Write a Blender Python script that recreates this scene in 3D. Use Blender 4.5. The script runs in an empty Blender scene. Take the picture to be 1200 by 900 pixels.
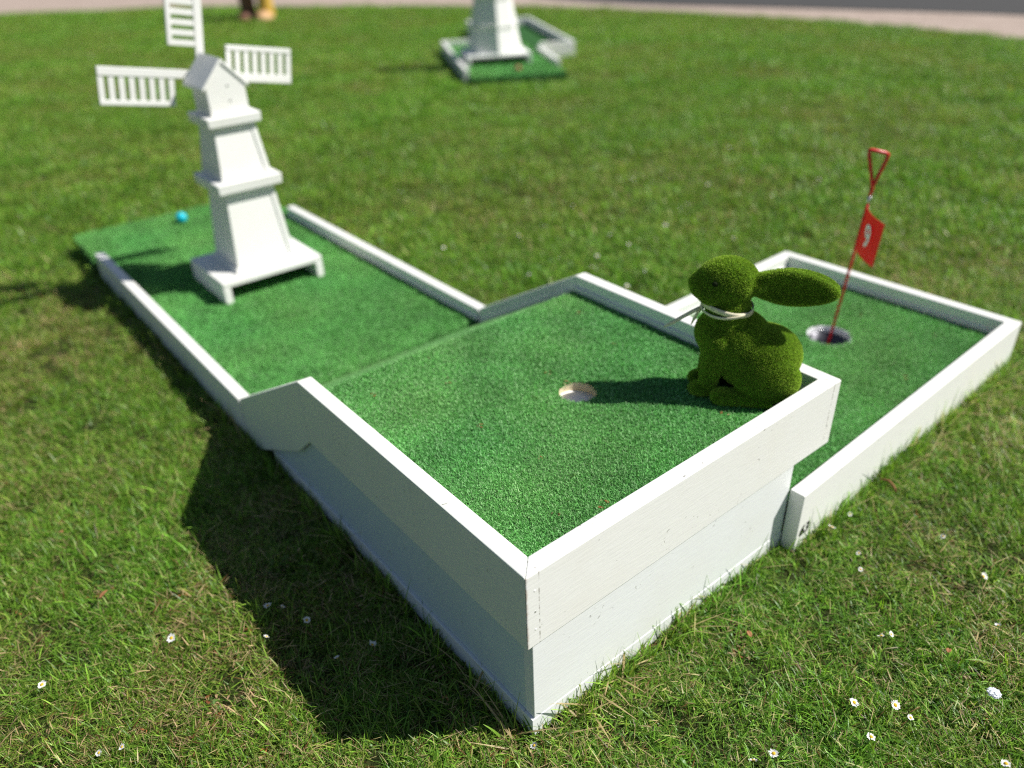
import bpy, bmesh, math, random
import numpy as np
from mathutils import Vector, Matrix, Euler

random.seed(7)
rng = np.random.default_rng(11)
scn = bpy.context.scene
col = scn.collection

# ------------------------------------------------------------------ camera
CAM_POS = Vector((-0.4566, -0.5737, 1.080))
R_ = Vector((0.77514727, -0.63088865, -0.03355929))
U_ = Vector((0.35154417, 0.38657353, 0.85262981))
F_ = Vector((0.52494134, 0.67271125, -0.52143664))
cam_data = bpy.data.cameras.new('camera')
cam = bpy.data.objects.new('camera', cam_data)
col.objects.link(cam)
cam.matrix_world = Matrix(((R_.x, U_.x, -F_.x, CAM_POS.x), (R_.y, U_.y, -F_.y, CAM_POS.y),
                           (R_.z, U_.z, -F_.z, CAM_POS.z), (0, 0, 0, 1)))
cam_data.sensor_width = 36.0
cam_data.lens = 910.25 / 1200 * 36
cam_data.clip_start = 0.02
cam_data.clip_end = 2000
cam_data.dof.use_dof = True
cam_data.dof.focus_distance = 1.17
cam_data.dof.aperture_fstop = 1.65
scn.camera = cam

# ------------------------------------------------------------------ sky, sun, exposure
SUN_DIR = Vector((0.53, -0.435, 0.735)).normalized()      # towards the sun
world = bpy.data.worlds.new('World')
scn.world = world
world.use_nodes = True
wn = world.node_tree
sky = wn.nodes.new('ShaderNodeTexSky')
sky.sky_type = 'NISHITA'
sky.sun_disc = False
sky.sun_elevation = math.asin(SUN_DIR.z)
sky.sun_rotation = math.atan2(SUN_DIR.x, SUN_DIR.y)
sky.air_density = 1.0
sky.dust_density = 1.0
wn.links.new(sky.outputs[0], wn.nodes['Background'].inputs[0])
wn.nodes['Background'].inputs[1].default_value = 0.05
sl = bpy.data.lights.new('sun', 'SUN')
sl.energy = 5.0
sl.angle = math.radians(0.6)
sl.color = (1.0, 0.965, 0.90)
so = bpy.data.objects.new('sun', sl)
so.rotation_euler = SUN_DIR.to_track_quat('Z', 'Y').to_euler()
so.location = (2, -2, 4)
col.objects.link(so)
scn.view_settings.view_transform = 'Standard'
scn.view_settings.look = 'None'
scn.view_settings.gamma = 1.0
scn.view_settings.exposure = 0.42
scn.cycles.max_bounces = 6
scn.cycles.diffuse_bounces = 3
scn.cycles.glossy_bounces = 2
scn.cycles.transmission_bounces = 2
scn.cycles.transparent_max_bounces = 4
scn.render.film_transparent = False
scn.cycles.use_denoising = False
scn.cycles.use_adaptive_sampling = False
scn.cycles.sample_clamp_indirect = 4.0
scn.cycles.pixel_filter_type = 'BLACKMAN_HARRIS'
scn.cycles.filter_width = 1.15


# ------------------------------------------------------------------ node helpers
def new_mat(name):
    m = bpy.data.materials.new(name)
    m.use_nodes = True
    nt = m.node_tree
    for n in list(nt.nodes):
        nt.nodes.remove(n)
    out = nt.nodes.new('ShaderNodeOutputMaterial')
    return m, nt, out


def N(nt, typ, **kw):
    n = nt.nodes.new(typ)
    for k, v in kw.items():
        if k.startswith('i_'):
            key = k[2:]
            key = int(key) if key.isdigit() else key.replace('_', ' ')
            n.inputs[key].default_value = v
        else:
            setattr(n, k, v)
    return n


def ramp(nt, fac, stops):
    n = nt.nodes.new('ShaderNodeValToRGB')
    e = n.color_ramp.elements
    while len(e) > 1:
        e.remove(e[-1])
    e[0].position = stops[0][0]
    e[0].color = tuple(stops[0][1]) + (1,) if len(stops[0][1]) == 3 else stops[0][1]
    for p, c in stops[1:]:
        x = e.new(p)
        x.color = tuple(c) + (1,) if len(c) == 3 else c
    nt.links.new(fac, n.inputs[0])
    return n.outputs[0]


def g3(v):
    return (v, v, v)


def mixc(nt, fac, a, b, mode='MIX'):
    n = nt.nodes.new('ShaderNodeMix')
    n.data_type = 'RGBA'
    n.blend_type = mode
    for sock, v in ((n.inputs['Factor'], fac), (n.inputs[6], a), (n.inputs[7], b)):
        if hasattr(v, 'is_linked') or hasattr(v, 'links'):
            nt.links.new(v, sock)
        elif isinstance(v, (int, float)):
            sock.default_value = v
        else:
            sock.default_value = tuple(v) + (1,) if len(v) == 3 else v
    return n.outputs[2]


def noise(nt, coord, scale, detail=4, rough=0.55, dist=0.0):
    n = N(nt, 'ShaderNodeTexNoise')
    n.inputs['Scale'].default_value = scale
    n.inputs['Detail'].default_value = detail
    n.inputs['Roughness'].default_value = rough
    n.inputs['Distortion'].default_value = dist
    nt.links.new(coord, n.inputs['Vector'])
    return n.outputs['Fac']


def bump(nt, height, strength, dist):
    b = N(nt, 'ShaderNodeBump')
    b.inputs['Strength'].default_value = strength
    b.inputs['Distance'].default_value = dist
    nt.links.new(height, b.inputs['Height'])
    return b.outputs['Normal']


def principled(nt, out, colr, rough=0.5, normal=None, spec=0.5, metal=0.0, sheen=0.0):
    p = N(nt, 'ShaderNodeBsdfPrincipled')
    if hasattr(colr, 'links'):
        nt.links.new(colr, p.inputs['Base Color'])
    else:
        p.inputs['Base Color'].default_value = tuple(colr) + (1,)
    if hasattr(rough, 'links'):
        nt.links.new(rough, p.inputs['Roughness'])
    else:
        p.inputs['Roughness'].default_value = rough
    p.inputs['Specular IOR Level'].default_value = spec
    p.inputs['Metallic'].default_value = metal
    p.inputs['Sheen Weight'].default_value = sheen
    if normal is not None:
        nt.links.new(normal, p.inputs['Normal'])
    nt.links.new(p.outputs[0], out.inputs[0])
    return p


def simple(name, colr, rough=0.5, spec=0.5, metal=0.0, var=0.08, scale=30):
    m, nt, out = new_mat(name)
    tc = N(nt, 'ShaderNodeTexCoord').outputs['Object']
    f = noise(nt, tc, scale, 4)
    c = mixc(nt, f, tuple(max(0, x * (1 - var * 2)) for x in colr), tuple(min(1, x * (1 + var * 2)) for x in colr))
    principled(nt, out, c, rough, bump(nt, f, 0.15, 0.002), spec, metal)
    return m


# ------------------------------------------------------------------ materials
def mat_white(name, chips=1.0, tone=(0.82, 0.82, 0.80), joints=False):
    m, nt, out = new_mat(name)
    pos = N(nt, 'ShaderNodeNewGeometry').outputs['Position']
    # long soft brush marks
    mp = N(nt, 'ShaderNodeMapping')
    mp.inputs['Scale'].default_value = (3.0, 3.0, 26.0)
    nt.links.new(pos, mp.inputs['Vector'])
    brush = noise(nt, mp.outputs[0], 9.0, 5, 0.6, 0.3)
    big = noise(nt, pos, 6.0, 5, 0.6)
    fine = noise(nt, pos, 160.0, 3, 0.6)
    # grubby film
    dirt = ramp(nt, big, [(0.45, g3(0)), (0.78, g3(1))])
    c = mixc(nt, dirt, tone, tuple(t * k for t, k in zip(tone, (0.93, 0.915, 0.88))))
    c = mixc(nt, ramp(nt, brush, [(0.40, g3(0.0)), (0.70, g3(0.45))]), c, tuple(t * k for t, k in zip(tone, (0.92, 0.915, 0.90))))
    # chipped specks where bare or dirty wood shows
    cl = ramp(nt, noise(nt, pos, 16.0, 3, 0.6), [(0.53, g3(0)), (0.63, g3(1))])
    sp = ramp(nt, noise(nt, pos, 95.0, 4, 0.7, 0.6), [(0.635, g3(0)), (0.665, g3(1))])
    mul = N(nt, 'ShaderNodeMath', operation='MULTIPLY')
    nt.links.new(cl, mul.inputs[0])
    nt.links.new(sp, mul.inputs[1])
    mul2 = N(nt, 'ShaderNodeMath', operation='MULTIPLY')
    nt.links.new(mul.outputs[0], mul2.inputs[0])
    mul2.inputs[1].default_value = 0.85 * chips
    c = mixc(nt, mul2.outputs[0], c, (0.13, 0.12, 0.09))
    if joints:
        sx = N(nt, 'ShaderNodeSeparateXYZ')
        nt.links.new(pos, sx.inputs[0])
        def near(v0, half):
            a = N(nt, 'ShaderNodeMath', operation='SUBTRACT')
            nt.links.new(sx.outputs[0], a.inputs[0])
            a.inputs[1].default_value = v0
            b = N(nt, 'ShaderNodeMath', operation='ABSOLUTE')
            nt.links.new(a.outputs[0], b.inputs[0])
            r_ = N(nt, 'ShaderNodeMapRange')
            r_.inputs['From Min'].default_value = half
            r_.inputs['From Max'].default_value = half * 0.35
            nt.links.new(b.outputs[0], r_.inputs['Value'])
            return r_.outputs[0]
        wob = ramp(nt, noise(nt, pos, 120.0, 3, 0.7), [(0.46, g3(0)), (0.56, g3(1))])
        for v0 in (0.0235, BW - 0.021):
            k_ = N(nt, 'ShaderNodeMath', operation='MULTIPLY')
            nt.links.new(near(v0, 0.0012), k_.inputs[0])
            nt.links.new(wob, k_.inputs[1])
            c = mixc(nt, k_.outputs[0], c, (0.22, 0.20, 0.17))
        st = N(nt, 'ShaderNodeMath', operation='MULTIPLY')
        nt.links.new(near(-0.001, 0.006), st.inputs[0])
        nt.links.new(ramp(nt, noise(nt, pos, 45.0, 4, 0.7), [(0.40, g3(0)), (0.62, g3(0.8))]), st.inputs[1])
        c = mixc(nt, st.outputs[0], c, (0.33, 0.20, 0.12))
    add = N(nt, 'ShaderNodeMath', operation='ADD')
    nt.links.new(brush, add.inputs[0])
    s2 = N(nt, 'ShaderNodeMath', operation='MULTIPLY')
    nt.links.new(fine, s2.inputs[0])
    s2.inputs[1].default_value = 0.25
    nt.links.new(s2.outputs[0], add.inputs[1])
    sub = N(nt, 'ShaderNodeMath', operation='SUBTRACT')
    nt.links.new(add.outputs[0], sub.inputs[0])
    nt.links.new(mul2.outputs[0], sub.inputs[1])
    principled(nt, out, c, ramp(nt, big, [(0.3, g3(0.38)), (0.7, g3(0.58))]),
               bump(nt, sub.outputs[0], 0.24, 0.0015), 0.45)
    return m


BW = 0.75
M_WHITE = mat_white('white_painted_wood')
M_RAIL = mat_white('white_rail_paint', 1.0, joints=True)
M_COOL = mat_white('cool_white_panel_paint', 0.7, (0.80, 0.82, 0.83))
M_PANELSHADE = mat_white('blue_white_painted_shade', 1.0, (0.60, 0.705, 0.77))  # darker and bluer: the left panel's weaker skylight is painted into its colour
M_SIDE = mat_white('ivory_white_painted_light', 1.2, (0.80, 0.83, 0.765))  # greener tone paints the side rails as better lit than the panel below
M_WHITE_FAR = mat_white('white_painted_wood_clean', 0.25)


def mat_blade(name, hue_noise=True, trans=0.42, rough=0.5, spec=0.35, tint_strength=1.0):
    """leaf blades: per-blade colour attribute times the tint of the tuft"""
    m, nt, out = new_mat(name)
    at = N(nt, 'ShaderNodeAttribute', attribute_name='Col')
    ti = N(nt, 'ShaderNodeAttribute', attribute_name='tint', attribute_type='INSTANCER')
    c = mixc(nt, tint_strength, at.outputs['Color'], ti.outputs['Color'], 'MULTIPLY')
    p = N(nt, 'ShaderNodeBsdfPrincipled')
    nt.links.new(c, p.inputs['Base Color'])
    p.inputs['Roughness'].default_value = rough
    p.inputs['Specular IOR Level'].default_value = spec
    t = N(nt, 'ShaderNodeBsdfTranslucent')
    ct = mixc(nt, 1.0, c, (1.15, 1.1, 0.55), 'MULTIPLY')
    nt.links.new(ct, t.inputs['Color'])
    mx = N(nt, 'ShaderNodeMixShader')
    mx.inputs[0].default_value = trans
    nt.links.new(p.outputs[0], mx.inputs[1])
    nt.links.new(t.outputs[0], mx.inputs[2])
    nt.links.new(mx.outputs[0], out.inputs[0])
    return m


M_GRASS = mat_blade('grass_blade', trans=0.36, rough=0.42, spec=0.4)
M_TURF = mat_blade('turf_fibre', trans=0.15, rough=0.6, spec=0.25)


def mat_own_attr(name, trans, rough, spec):
    m, nt, out = new_mat(name)
    at = N(nt, 'ShaderNodeAttribute', attribute_name='Col')
    p = N(nt, 'ShaderNodeBsdfPrincipled')
    nt.links.new(at.outputs['Color'], p.inputs['Base Color'])
    p.inputs['Roughness'].default_value = rough
    p.inputs['Specular IOR Level'].default_value = spec
    t = N(nt, 'ShaderNodeBsdfTranslucent')
    nt.links.new(at.outputs['Color'], t.inputs['Color'])
    mx = N(nt, 'ShaderNodeMixShader')
    mx.inputs[0].default_value = trans
    nt.links.new(p.outputs[0], mx.inputs[1])
    nt.links.new(t.outputs[0], mx.inputs[2])
    nt.links.new(mx.outputs[0], out.inputs[0])
    return m


M_FLOCK = mat_own_attr('flocked_fibre', 0.22, 0.6, 0.25)
M_RABBIT = simple('rabbit_core', (0.07, 0.14, 0.014), 0.9, 0.1, var=0.2, scale=90)
M_PETAL = simple('daisy_petal', (0.72, 0.72, 0.70), 0.6, 0.3, var=0.03, scale=300)
M_DISC = simple('daisy_centre', (0.62, 0.40, 0.03), 0.8, 0.2, var=0.2, scale=900)
M_STEM = simple('daisy_stem', (0.10, 0.18, 0.04), 0.6, 0.3, var=0.1, scale=90)
M_RED = simple('red_enamel', (0.60, 0.018, 0.02), 0.35, 0.5, var=0.06, scale=40)
def mat_flag():
    m, nt, out = new_mat('red_flag_plastic')
    tc = N(nt, 'ShaderNodeTexCoord').outputs['Object']
    c = mixc(nt, noise(nt, tc, 35, 4), (0.62, 0.025, 0.025), (0.76, 0.05, 0.045))
    p = N(nt, 'ShaderNodeBsdfPrincipled')
    nt.links.new(c, p.inputs['Base Color'])
    p.inputs['Roughness'].default_value = 0.5
    t_ = N(nt, 'ShaderNodeBsdfTranslucent')
    nt.links.new(c, t_.inputs['Color'])
    mx = N(nt, 'ShaderNodeMixShader')
    mx.inputs[0].default_value = 0.45
    nt.links.new(p.outputs[0], mx.inputs[1])
    nt.links.new(t_.outputs[0], mx.inputs[2])
    nt.links.new(mx.outputs[0], out.inputs[0])
    return m


M_FLAG = mat_flag()
M_STEEL = simple('bare_steel', (0.55, 0.55, 0.55), 0.35, 0.5, 1.0, var=0.1, scale=200)
M_NUM_W = simple('white_print', (0.88, 0.88, 0.88), 0.5, 0.4, var=0.02)
M_NUM_K = simple('black_marker', (0.015, 0.015, 0.016), 0.5, 0.4, var=0.1)
M_RIBBON = simple('cream_raffia', (0.74, 0.68, 0.50), 0.6, 0.3, var=0.10, scale=120)
M_CUPW = simple('cup_white_plastic', (0.72, 0.72, 0.75), 0.4, 0.5, var=0.03)
M_CUPD = simple('cup_dark_metal', (0.10, 0.10, 0.115), 0.32, 0.5, 0.7, var=0.15, scale=60)
M_WOODEDGE = simple('sawn_pine_edge', (0.80, 0.64, 0.42), 0.7, 0.3, var=0.2, scale=70)
M_CHUTE = simple('pale_chute_board', (0.84, 0.82, 0.81), 0.7, 0.3, var=0.06, scale=20)
M_BALL = simple('turquoise_ball', (0.005, 0.46, 0.60), 0.3, 0.5, var=0.03)
M_BALLR = simple('dull_red_ball', (0.36, 0.10, 0.06), 0.4, 0.5, var=0.05)
M_UNDER = simple('rough_underside', (0.05, 0.06, 0.05), 0.9, 0.2, var=0.2)
M_EYE = simple('dark_eye_bead', (0.012, 0.02, 0.006), 0.85, 0.1, var=0.1)
M_DEADLEAF = simple('dry_leaf', (0.30, 0.14, 0.06), 0.75, 0.25, var=0.25, scale=120)
M_TWIG = simple('dry_twig', (0.22, 0.11, 0.05), 0.85, 0.2, var=0.25, scale=150)
M_PAPER = simple('white_scrap', (0.60, 0.64, 0.70), 0.5, 0.4, var=0.1, scale=120)
M_BROWN = simple('red_brown_paint', (0.19, 0.085, 0.05), 0.6, 0.4, var=0.2, scale=12)
M_YELLOW = simple('ochre_yellow_paint', (0.58, 0.36, 0.06), 0.55, 0.4, var=0.12, scale=12)
M_HAND = simple('pale_wood_paint', (0.55, 0.33, 0.17), 0.6, 0.4, var=0.1, scale=12)
M_CLOVER = simple('clover_leaf', (0.07, 0.16, 0.035), 0.6, 0.3, var=0.2, scale=150)


def mat_turf_base(name):
    m, nt, out = new_mat(name)
    pos = N(nt, 'ShaderNodeNewGeometry').outputs['Position']
    f = noise(nt, pos, 420.0, 4, 0.7)
    b = noise(nt, pos, 5.0, 4, 0.6)
    c = ramp(nt, f, [(0.32, (0.007, 0.035, 0.007)), (0.55, (0.026, 0.115, 0.020)), (0.75, (0.08, 0.25, 0.05))])
    c = mixc(nt, ramp(nt, b, [(0.35, g3(0)), (0.7, g3(0.4))]), c, (0.03, 0.10, 0.028))
    principled(nt, out, c, 0.75, bump(nt, f, 0.8, 0.004), 0.25)
    return m


M_TURFBASE = mat_turf_base('turf_backing')


def mat_soil():
    m, nt, out = new_mat('lawn_soil')
    pos = N(nt, 'ShaderNodeNewGeometry').outputs['Position']
    f = noise(nt, pos, 60.0, 6, 0.7)
    b = noise(nt, pos, 1.7, 5, 0.65)
    d = noise(nt, pos, 9.0, 5, 0.65)
    c = ramp(nt, f, [(0.3, (0.014, 0.018, 0.006)), (0.55, (0.034, 0.046, 0.012)), (0.75, (0.085, 0.075, 0.026))])
    # beyond where single blades can be told apart the sheet itself reads as lawn
    far = ramp(nt, d, [(0.30, (0.040, 0.095, 0.010)), (0.52, (0.070, 0.135, 0.016)), (0.74, (0.115, 0.160, 0.030))])
    far = mixc(nt, ramp(nt, b, [(0.35, g3(0)), (0.7, g3(0.55))]), far, (0.085, 0.118, 0.022))
    ln = N(nt, 'ShaderNodeVectorMath', operation='LENGTH')
    nt.links.new(pos, ln.inputs[0])
    mr = N(nt, 'ShaderNodeMapRange')
    mr.inputs['From Min'].default_value = 2.0
    mr.inputs['From Max'].default_value = 6.0
    nt.links.new(ln.outputs['Value'], mr.inputs['Value'])
    c = mixc(nt, mr.outputs[0], c, far)
    principled(nt, out, c, 0.95, bump(nt, f, 0.9, 0.01), 0.1)
    return m


def mat_gravel():
    m, nt, out = new_mat('pink_gravel')
    pos = N(nt, 'ShaderNodeNewGeometry').outputs['Position']
    v = N(nt, 'ShaderNodeTexVoronoi')
    v.inputs['Scale'].default_value = 70
    nt.links.new(pos, v.inputs['Vector'])
    f = noise(nt, pos, 2.5, 5, 0.6)
    c = mixc(nt, 0.45, ramp(nt, v.outputs['Color'], [(0.1, (0.20, 0.15, 0.12)), (0.6, (0.38, 0.30, 0.26)), (1.0, (0.55, 0.47, 0.42))]),
             ramp(nt, f, [(0.3, (0.32, 0.25, 0.21)), (0.7, (0.46, 0.38, 0.33))]))
    principled(nt, out, c, 0.9, bump(nt, v.outputs['Distance'], 0.6, 0.006), 0.2)
    return m


def mat_asphalt():
    m, nt, out = new_mat('asphalt')
    pos = N(nt, 'ShaderNodeNewGeometry').outputs['Position']
    f = noise(nt, pos, 180.0, 4, 0.7)
    b = noise(nt, pos, 1.2, 5, 0.6)
    c = ramp(nt, f, [(0.3, (0.030, 0.030, 0.032)), (0.7, (0.075, 0.073, 0.072))])
    c = mixc(nt, ramp(nt, b, [(0.4, g3(0)), (0.7, g3(0.4))]), c, (0.05, 0.048, 0.046))
    principled(nt, out, c, 0.85, bump(nt, f, 0.5, 0.004), 0.3)
    return m


# ------------------------------------------------------------------ object helpers
def link(o, parent=None):
    col.objects.link(o)
    if parent is not None:
        o.parent = parent
    return o


def thing(name, label, cat, loc=(0, 0, 0), rz=0.0, group=None):
    o = bpy.data.objects.new(name, None)
    o.empty_display_size = 0.05
    link(o)
    o.location = loc
    o.rotation_euler = (0, 0, rz)
    return tag(o, label, cat, group)


def tag(o, label, cat, group=None):
    o['label'] = label
    o['category'] = cat
    if group:
        o['group'] = group
    return o


def finish(name, bm, mat, parent=None, smooth=False, bevel=0.0, segs=2):
    bmesh.ops.recalc_face_normals(bm, faces=bm.faces[:])
    if bevel > 0:
        bmesh.ops.bevel(bm, geom=bm.edges[:], offset=bevel, segments=segs, affect='EDGES', profile=0.5,
                        clamp_overlap=True)
    me = bpy.data.meshes.new(name)
    bm.to_mesh(me)
    bm.free()
    for m in (mat if isinstance(mat, (list, tuple)) else [mat]):
        me.materials.append(m)
    if smooth:
        me.polygons.foreach_set('use_smooth', [True] * len(me.polygons))
    return link(bpy.data.objects.new(name, me), parent)


def bm_hexa(bm, pts8):
    v = [bm.verts.new(p) for p in pts8]
    for f in ((0, 1, 2, 3), (7, 6, 5, 4), (0, 4, 5, 1), (1, 5, 6, 2), (2, 6, 7, 3), (3, 7, 4, 0)):
        bm.faces.new([v[i] for i in f])
    return v


def bm_prism(bm, poly, z0, z1, axis='z', jitter=0.0):
    """extrude a polygon (list of 2-tuples). axis z: poly in xy; axis x: poly in (y,z) between x=z0..z1; axis y: poly in (x,z)"""
    def P(a, b, h):
        if axis == 'z':
            return (a, b, h)
        if axis == 'x':
            return (h, a, b)
        return (a, h, b)
    lo = [bm.verts.new(P(a, b, z0)) for a, b in poly]
    hi = [bm.verts.new(P(a, b, z1)) for a, b in poly]
    bm.faces.new(lo[::-1])
    bm.faces.new(hi)
    n = len(poly)
    for i in range(n):
        j = (i + 1) % n
        bm.faces.new((lo[i], lo[j], hi[j], hi[i]))


def prism(name, poly, z0, z1, mat, parent=None, axis='z', bevel=0.002):
    bm = bmesh.new()
    bm_prism(bm, poly, z0, z1, axis)
    return finish(name, bm, mat, parent, bevel=bevel)


def box(name, x0, x1, y0, y1, z0, z1, mat, parent=None, bevel=0.002):
    return prism(name, [(x0, y0), (x1, y0), (x1, y1), (x0, y1)], z0, z1, mat, parent, bevel=bevel)


def bm_lathe(bm, prof, segs=24, cx=0, cy=0, cz=0, cap=True):
    rings = []
    for r, z in prof:
        if r < 1e-6:
            rings.append([bm.verts.new((cx, cy, cz + z))])
        else:
            rings.append([bm.verts.new((cx + r * math.cos(2 * math.pi * i / segs), cy + r * math.sin(2 * math.pi * i / segs), cz + z)) for i in range(segs)])
    for a, b in zip(rings, rings[1:]):
        for i in range(segs):
            j = (i + 1) % segs
            if len(a) == 1 and len(b) == 1:
                continue
            if len(a) == 1:
                bm.faces.new((a[0], b[j], b[i]))
            elif len(b) == 1:
                bm.faces.new((a[i], a[j], b[0]))
            else:
                bm.faces.new((a[i], a[j], b[j], b[i]))


def bm_tube(bm, pts, rad, segs=8, closed=False):
    pts = [Vector(p) for p in pts]
    n = len(pts)
    rings = []
    ref = Vector((0.31, 0.21, 0.93)).normalized()
    for i, p in enumerate(pts):
        if closed:
            d = pts[(i + 1) % n] - pts[i - 1]
        else:
            d = pts[min(i + 1, n - 1)] - pts[max(i - 1, 0)]
        d.normalize()
        a = d.cross(ref)
        if a.length < 0.05:
            a = d.cross(Vector((1, 0, 0)))
        a.normalize()
        b = d.cross(a)
        r = rad[i] if isinstance(rad, (list, tuple)) else rad
        rings.append([bm.verts.new(p + a * (r * math.cos(2 * math.pi * k / segs)) + b * (r * math.sin(2 * math.pi * k / segs))) for k in range(segs)])
    m = n if closed else n - 1
    for i in range(m):
        A, B = rings[i], rings[(i + 1) % n]
        for k in range(segs):
            j = (k + 1) % segs
            bm.faces.new((A[k], A[j], B[j], B[k]))
    if not closed:
        bm.faces.new(rings[0][::-1])
        bm.faces.new(rings[-1])


def mesh_np(name, verts, faces_flat, loop_counts, mat, colors=None, smooth=False):
    """fast mesh from numpy arrays; colors per vertex"""
    me = bpy.data.meshes.new(name)
    nv, nl, nf = len(verts), len(faces_flat), len(loop_counts)
    me.vertices.add(nv)
    me.vertices.foreach_set('co', np.ascontiguousarray(verts, dtype=np.float32).ravel())
    me.loops.add(nl)
    me.loops.foreach_set('vertex_index', np.ascontiguousarray(faces_flat, dtype=np.int32))
    me.polygons.add(nf)
    st = np.zeros(nf, np.int32)
    st[1:] = np.cumsum(loop_counts)[:-1]
    me.polygons.foreach_set('loop_start', st)
    if smooth:
        me.polygons.foreach_set('use_smooth', np.ones(nf, bool))
    me.update(calc_edges=True)
    if colors is not None:
        a = me.color_attributes.new('Col', 'FLOAT_COLOR', 'POINT')
        c4 = np.ones((nv, 4), np.float32)
        c4[:, :3] = colors
        a.data.foreach_set('color', c4.ravel())
    me.materials.append(mat)
    return me


# ---- blades built as tapered ribbons: arrays of base points, headings, lengths, bend
def blades(base, az, length, width, lean, curl, cols, segs=3, tipw=0.12):
    """returns verts, flat faces, counts, colours.  lean: start angle from vertical, curl: extra angle over length"""
    n = len(base)
    s = segs
    t = np.linspace(0, 1, s + 1)
    V = np.zeros((n, s + 1, 2, 3), np.float32)
    dirh = np.stack([np.cos(az), np.sin(az), np.zeros(n)], 1)
    side = np.stack([-np.sin(az), np.cos(az), np.zeros(n)], 1)
    p = base.copy()
    prev = np.zeros(n)
    for i in range(s + 1):
        if i > 0:
            ang = lean + curl * (t[i] + t[i - 1]) / 2
            st = length / s
            p = p + dirh * (np.sin(ang) * st)[:, None]
            p[:, 2] += np.cos(ang) * st
        w = width * (1 - (1 - tipw) * t[i] ** 1.7) / 2
        if i == 0:
            w = width * 0.35
        V[:, i, 0] = p - side * w[:, None]
        V[:, i, 1] = p + side * w[:, None]
    verts = V.reshape(-1, 3)
    idx = (np.arange(n) * (s + 1) * 2)[:, None]
    fl = []
    for i in range(s):
        fl.append(idx + np.array([[2 * i, 2 * i + 1, 2 * i + 3, 2 * i + 2]]))
    flat = np.stack(fl, 1).reshape(-1)
    cnt = np.full(n * s, 4, np.int32)
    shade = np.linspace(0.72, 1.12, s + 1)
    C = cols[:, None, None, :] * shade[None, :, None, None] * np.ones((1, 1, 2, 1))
    return verts, flat, cnt, C.reshape(-1, 3)


def merge(parts):
    off = 0
    V, Fl, C, K = [], [], [], []
    for v, f, c, k in parts:
        V.append(v)
        Fl.append(f + off)
        C.append(c)
        K.append(k)
        off += len(v)
    return np.concatenate(V), np.concatenate(Fl), np.concatenate(C), np.concatenate(K)


def instancer(name, pts, rot, scale, idx, tint, variants, parent=None):
    """one object: a cloud of points, each carrying one of the variant tufts (geometry nodes)"""
    me = bpy.data.meshes.new(name)
    n = len(pts)
    me.vertices.add(n)
    me.vertices.foreach_set('co', np.ascontiguousarray(pts, dtype=np.float32).ravel())
    a = me.attributes.new('rot', 'FLOAT_VECTOR', 'POINT')
    a.data.foreach_set('vector', np.ascontiguousarray(rot, dtype=np.float32).ravel())
    a = me.attributes.new('scl', 'FLOAT_VECTOR', 'POINT')
    a.data.foreach_set('vector', np.ascontiguousarray(scale, dtype=np.float32).ravel())
    a = me.attributes.new('idx', 'INT', 'POINT')
    a.data.foreach_set('value', np.ascontiguousarray(idx, dtype=np.int32))
    a = me.attributes.new('tint', 'FLOAT_COLOR', 'POINT')
    c4 = np.ones((n, 4), np.float32)
    c4[:, :3] = tint
    a.data.foreach_set('color', c4.ravel())
    me.materials.append(variants[0].data.materials[0])
    ob = link(bpy.data.objects.new(name, me), parent)
    ng = bpy.data.node_groups.new(name + '_nodes', 'GeometryNodeTree')
    ng.interface.new_socket('Geometry', in_out='INPUT', socket_type='NodeSocketGeometry')
    ng.interface.new_socket('Geometry', in_out='OUTPUT', socket_type='NodeSocketGeometry')
    gi = ng.nodes.new('NodeGroupInput')
    go = ng.nodes.new('NodeGroupOutput')
    iop = ng.nodes.new('GeometryNodeInstanceOnPoints')
    gti = ng.nodes.new('GeometryNodeGeometryToInstance')
    for v in reversed(variants):
        oi = ng.nodes.new('GeometryNodeObjectInfo')
        oi.inputs['Object'].default_value = v
        ng.links.new(oi.outputs['Geometry'], gti.inputs[0])

    def attr(nm, typ):
        x = ng.nodes.new('GeometryNodeInputNamedAttribute')
        x.data_type = typ
        x.inputs['Name'].default_value = nm
        return x.outputs['Attribute']
    ng.links.new(gi.outputs[0], iop.inputs['Points'])
    ng.links.new(gti.outputs[0], iop.inputs['Instance'])
    iop.inputs['Pick Instance'].default_value = True
    ng.links.new(attr('idx', 'INT'), iop.inputs['Instance Index'])
    e2r = ng.nodes.new('FunctionNodeEulerToRotation')
    ng.links.new(attr('rot', 'FLOAT_VECTOR'), e2r.inputs[0])
    ng.links.new(e2r.outputs[0], iop.inputs['Rotation'])
    ng.links.new(attr('scl', 'FLOAT_VECTOR'), iop.inputs['Scale'])
    ng.links.new(iop.outputs[0], go.inputs[0])
    md = ob.modifiers.new('tufts', 'NODES')
    md.node_group = ng
    ob['kind'] = 'stuff'
    return ob


def vnoise(x, y, scale, seed):
    """smooth value noise in numpy, 0..1"""
    r = np.random.default_rng(seed)
    G = r.random((256, 256))
    X, Y = x * scale + 1000.0, y * scale + 1000.0
    xi, yi = np.floor(X).astype(int), np.floor(Y).astype(int)
    fx, fy = X - xi, Y - yi
    fx, fy = fx * fx * (3 - 2 * fx), fy * fy * (3 - 2 * fy)
    a = G[xi % 256, yi % 256]
    b = G[(xi + 1) % 256, yi % 256]
    c = G[xi % 256, (yi + 1) % 256]
    d = G[(xi + 1) % 256, (yi + 1) % 256]
    return (a * (1 - fx) + b * fx) * (1 - fy) + (c * (1 - fx) + d * fx) * fy


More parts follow.
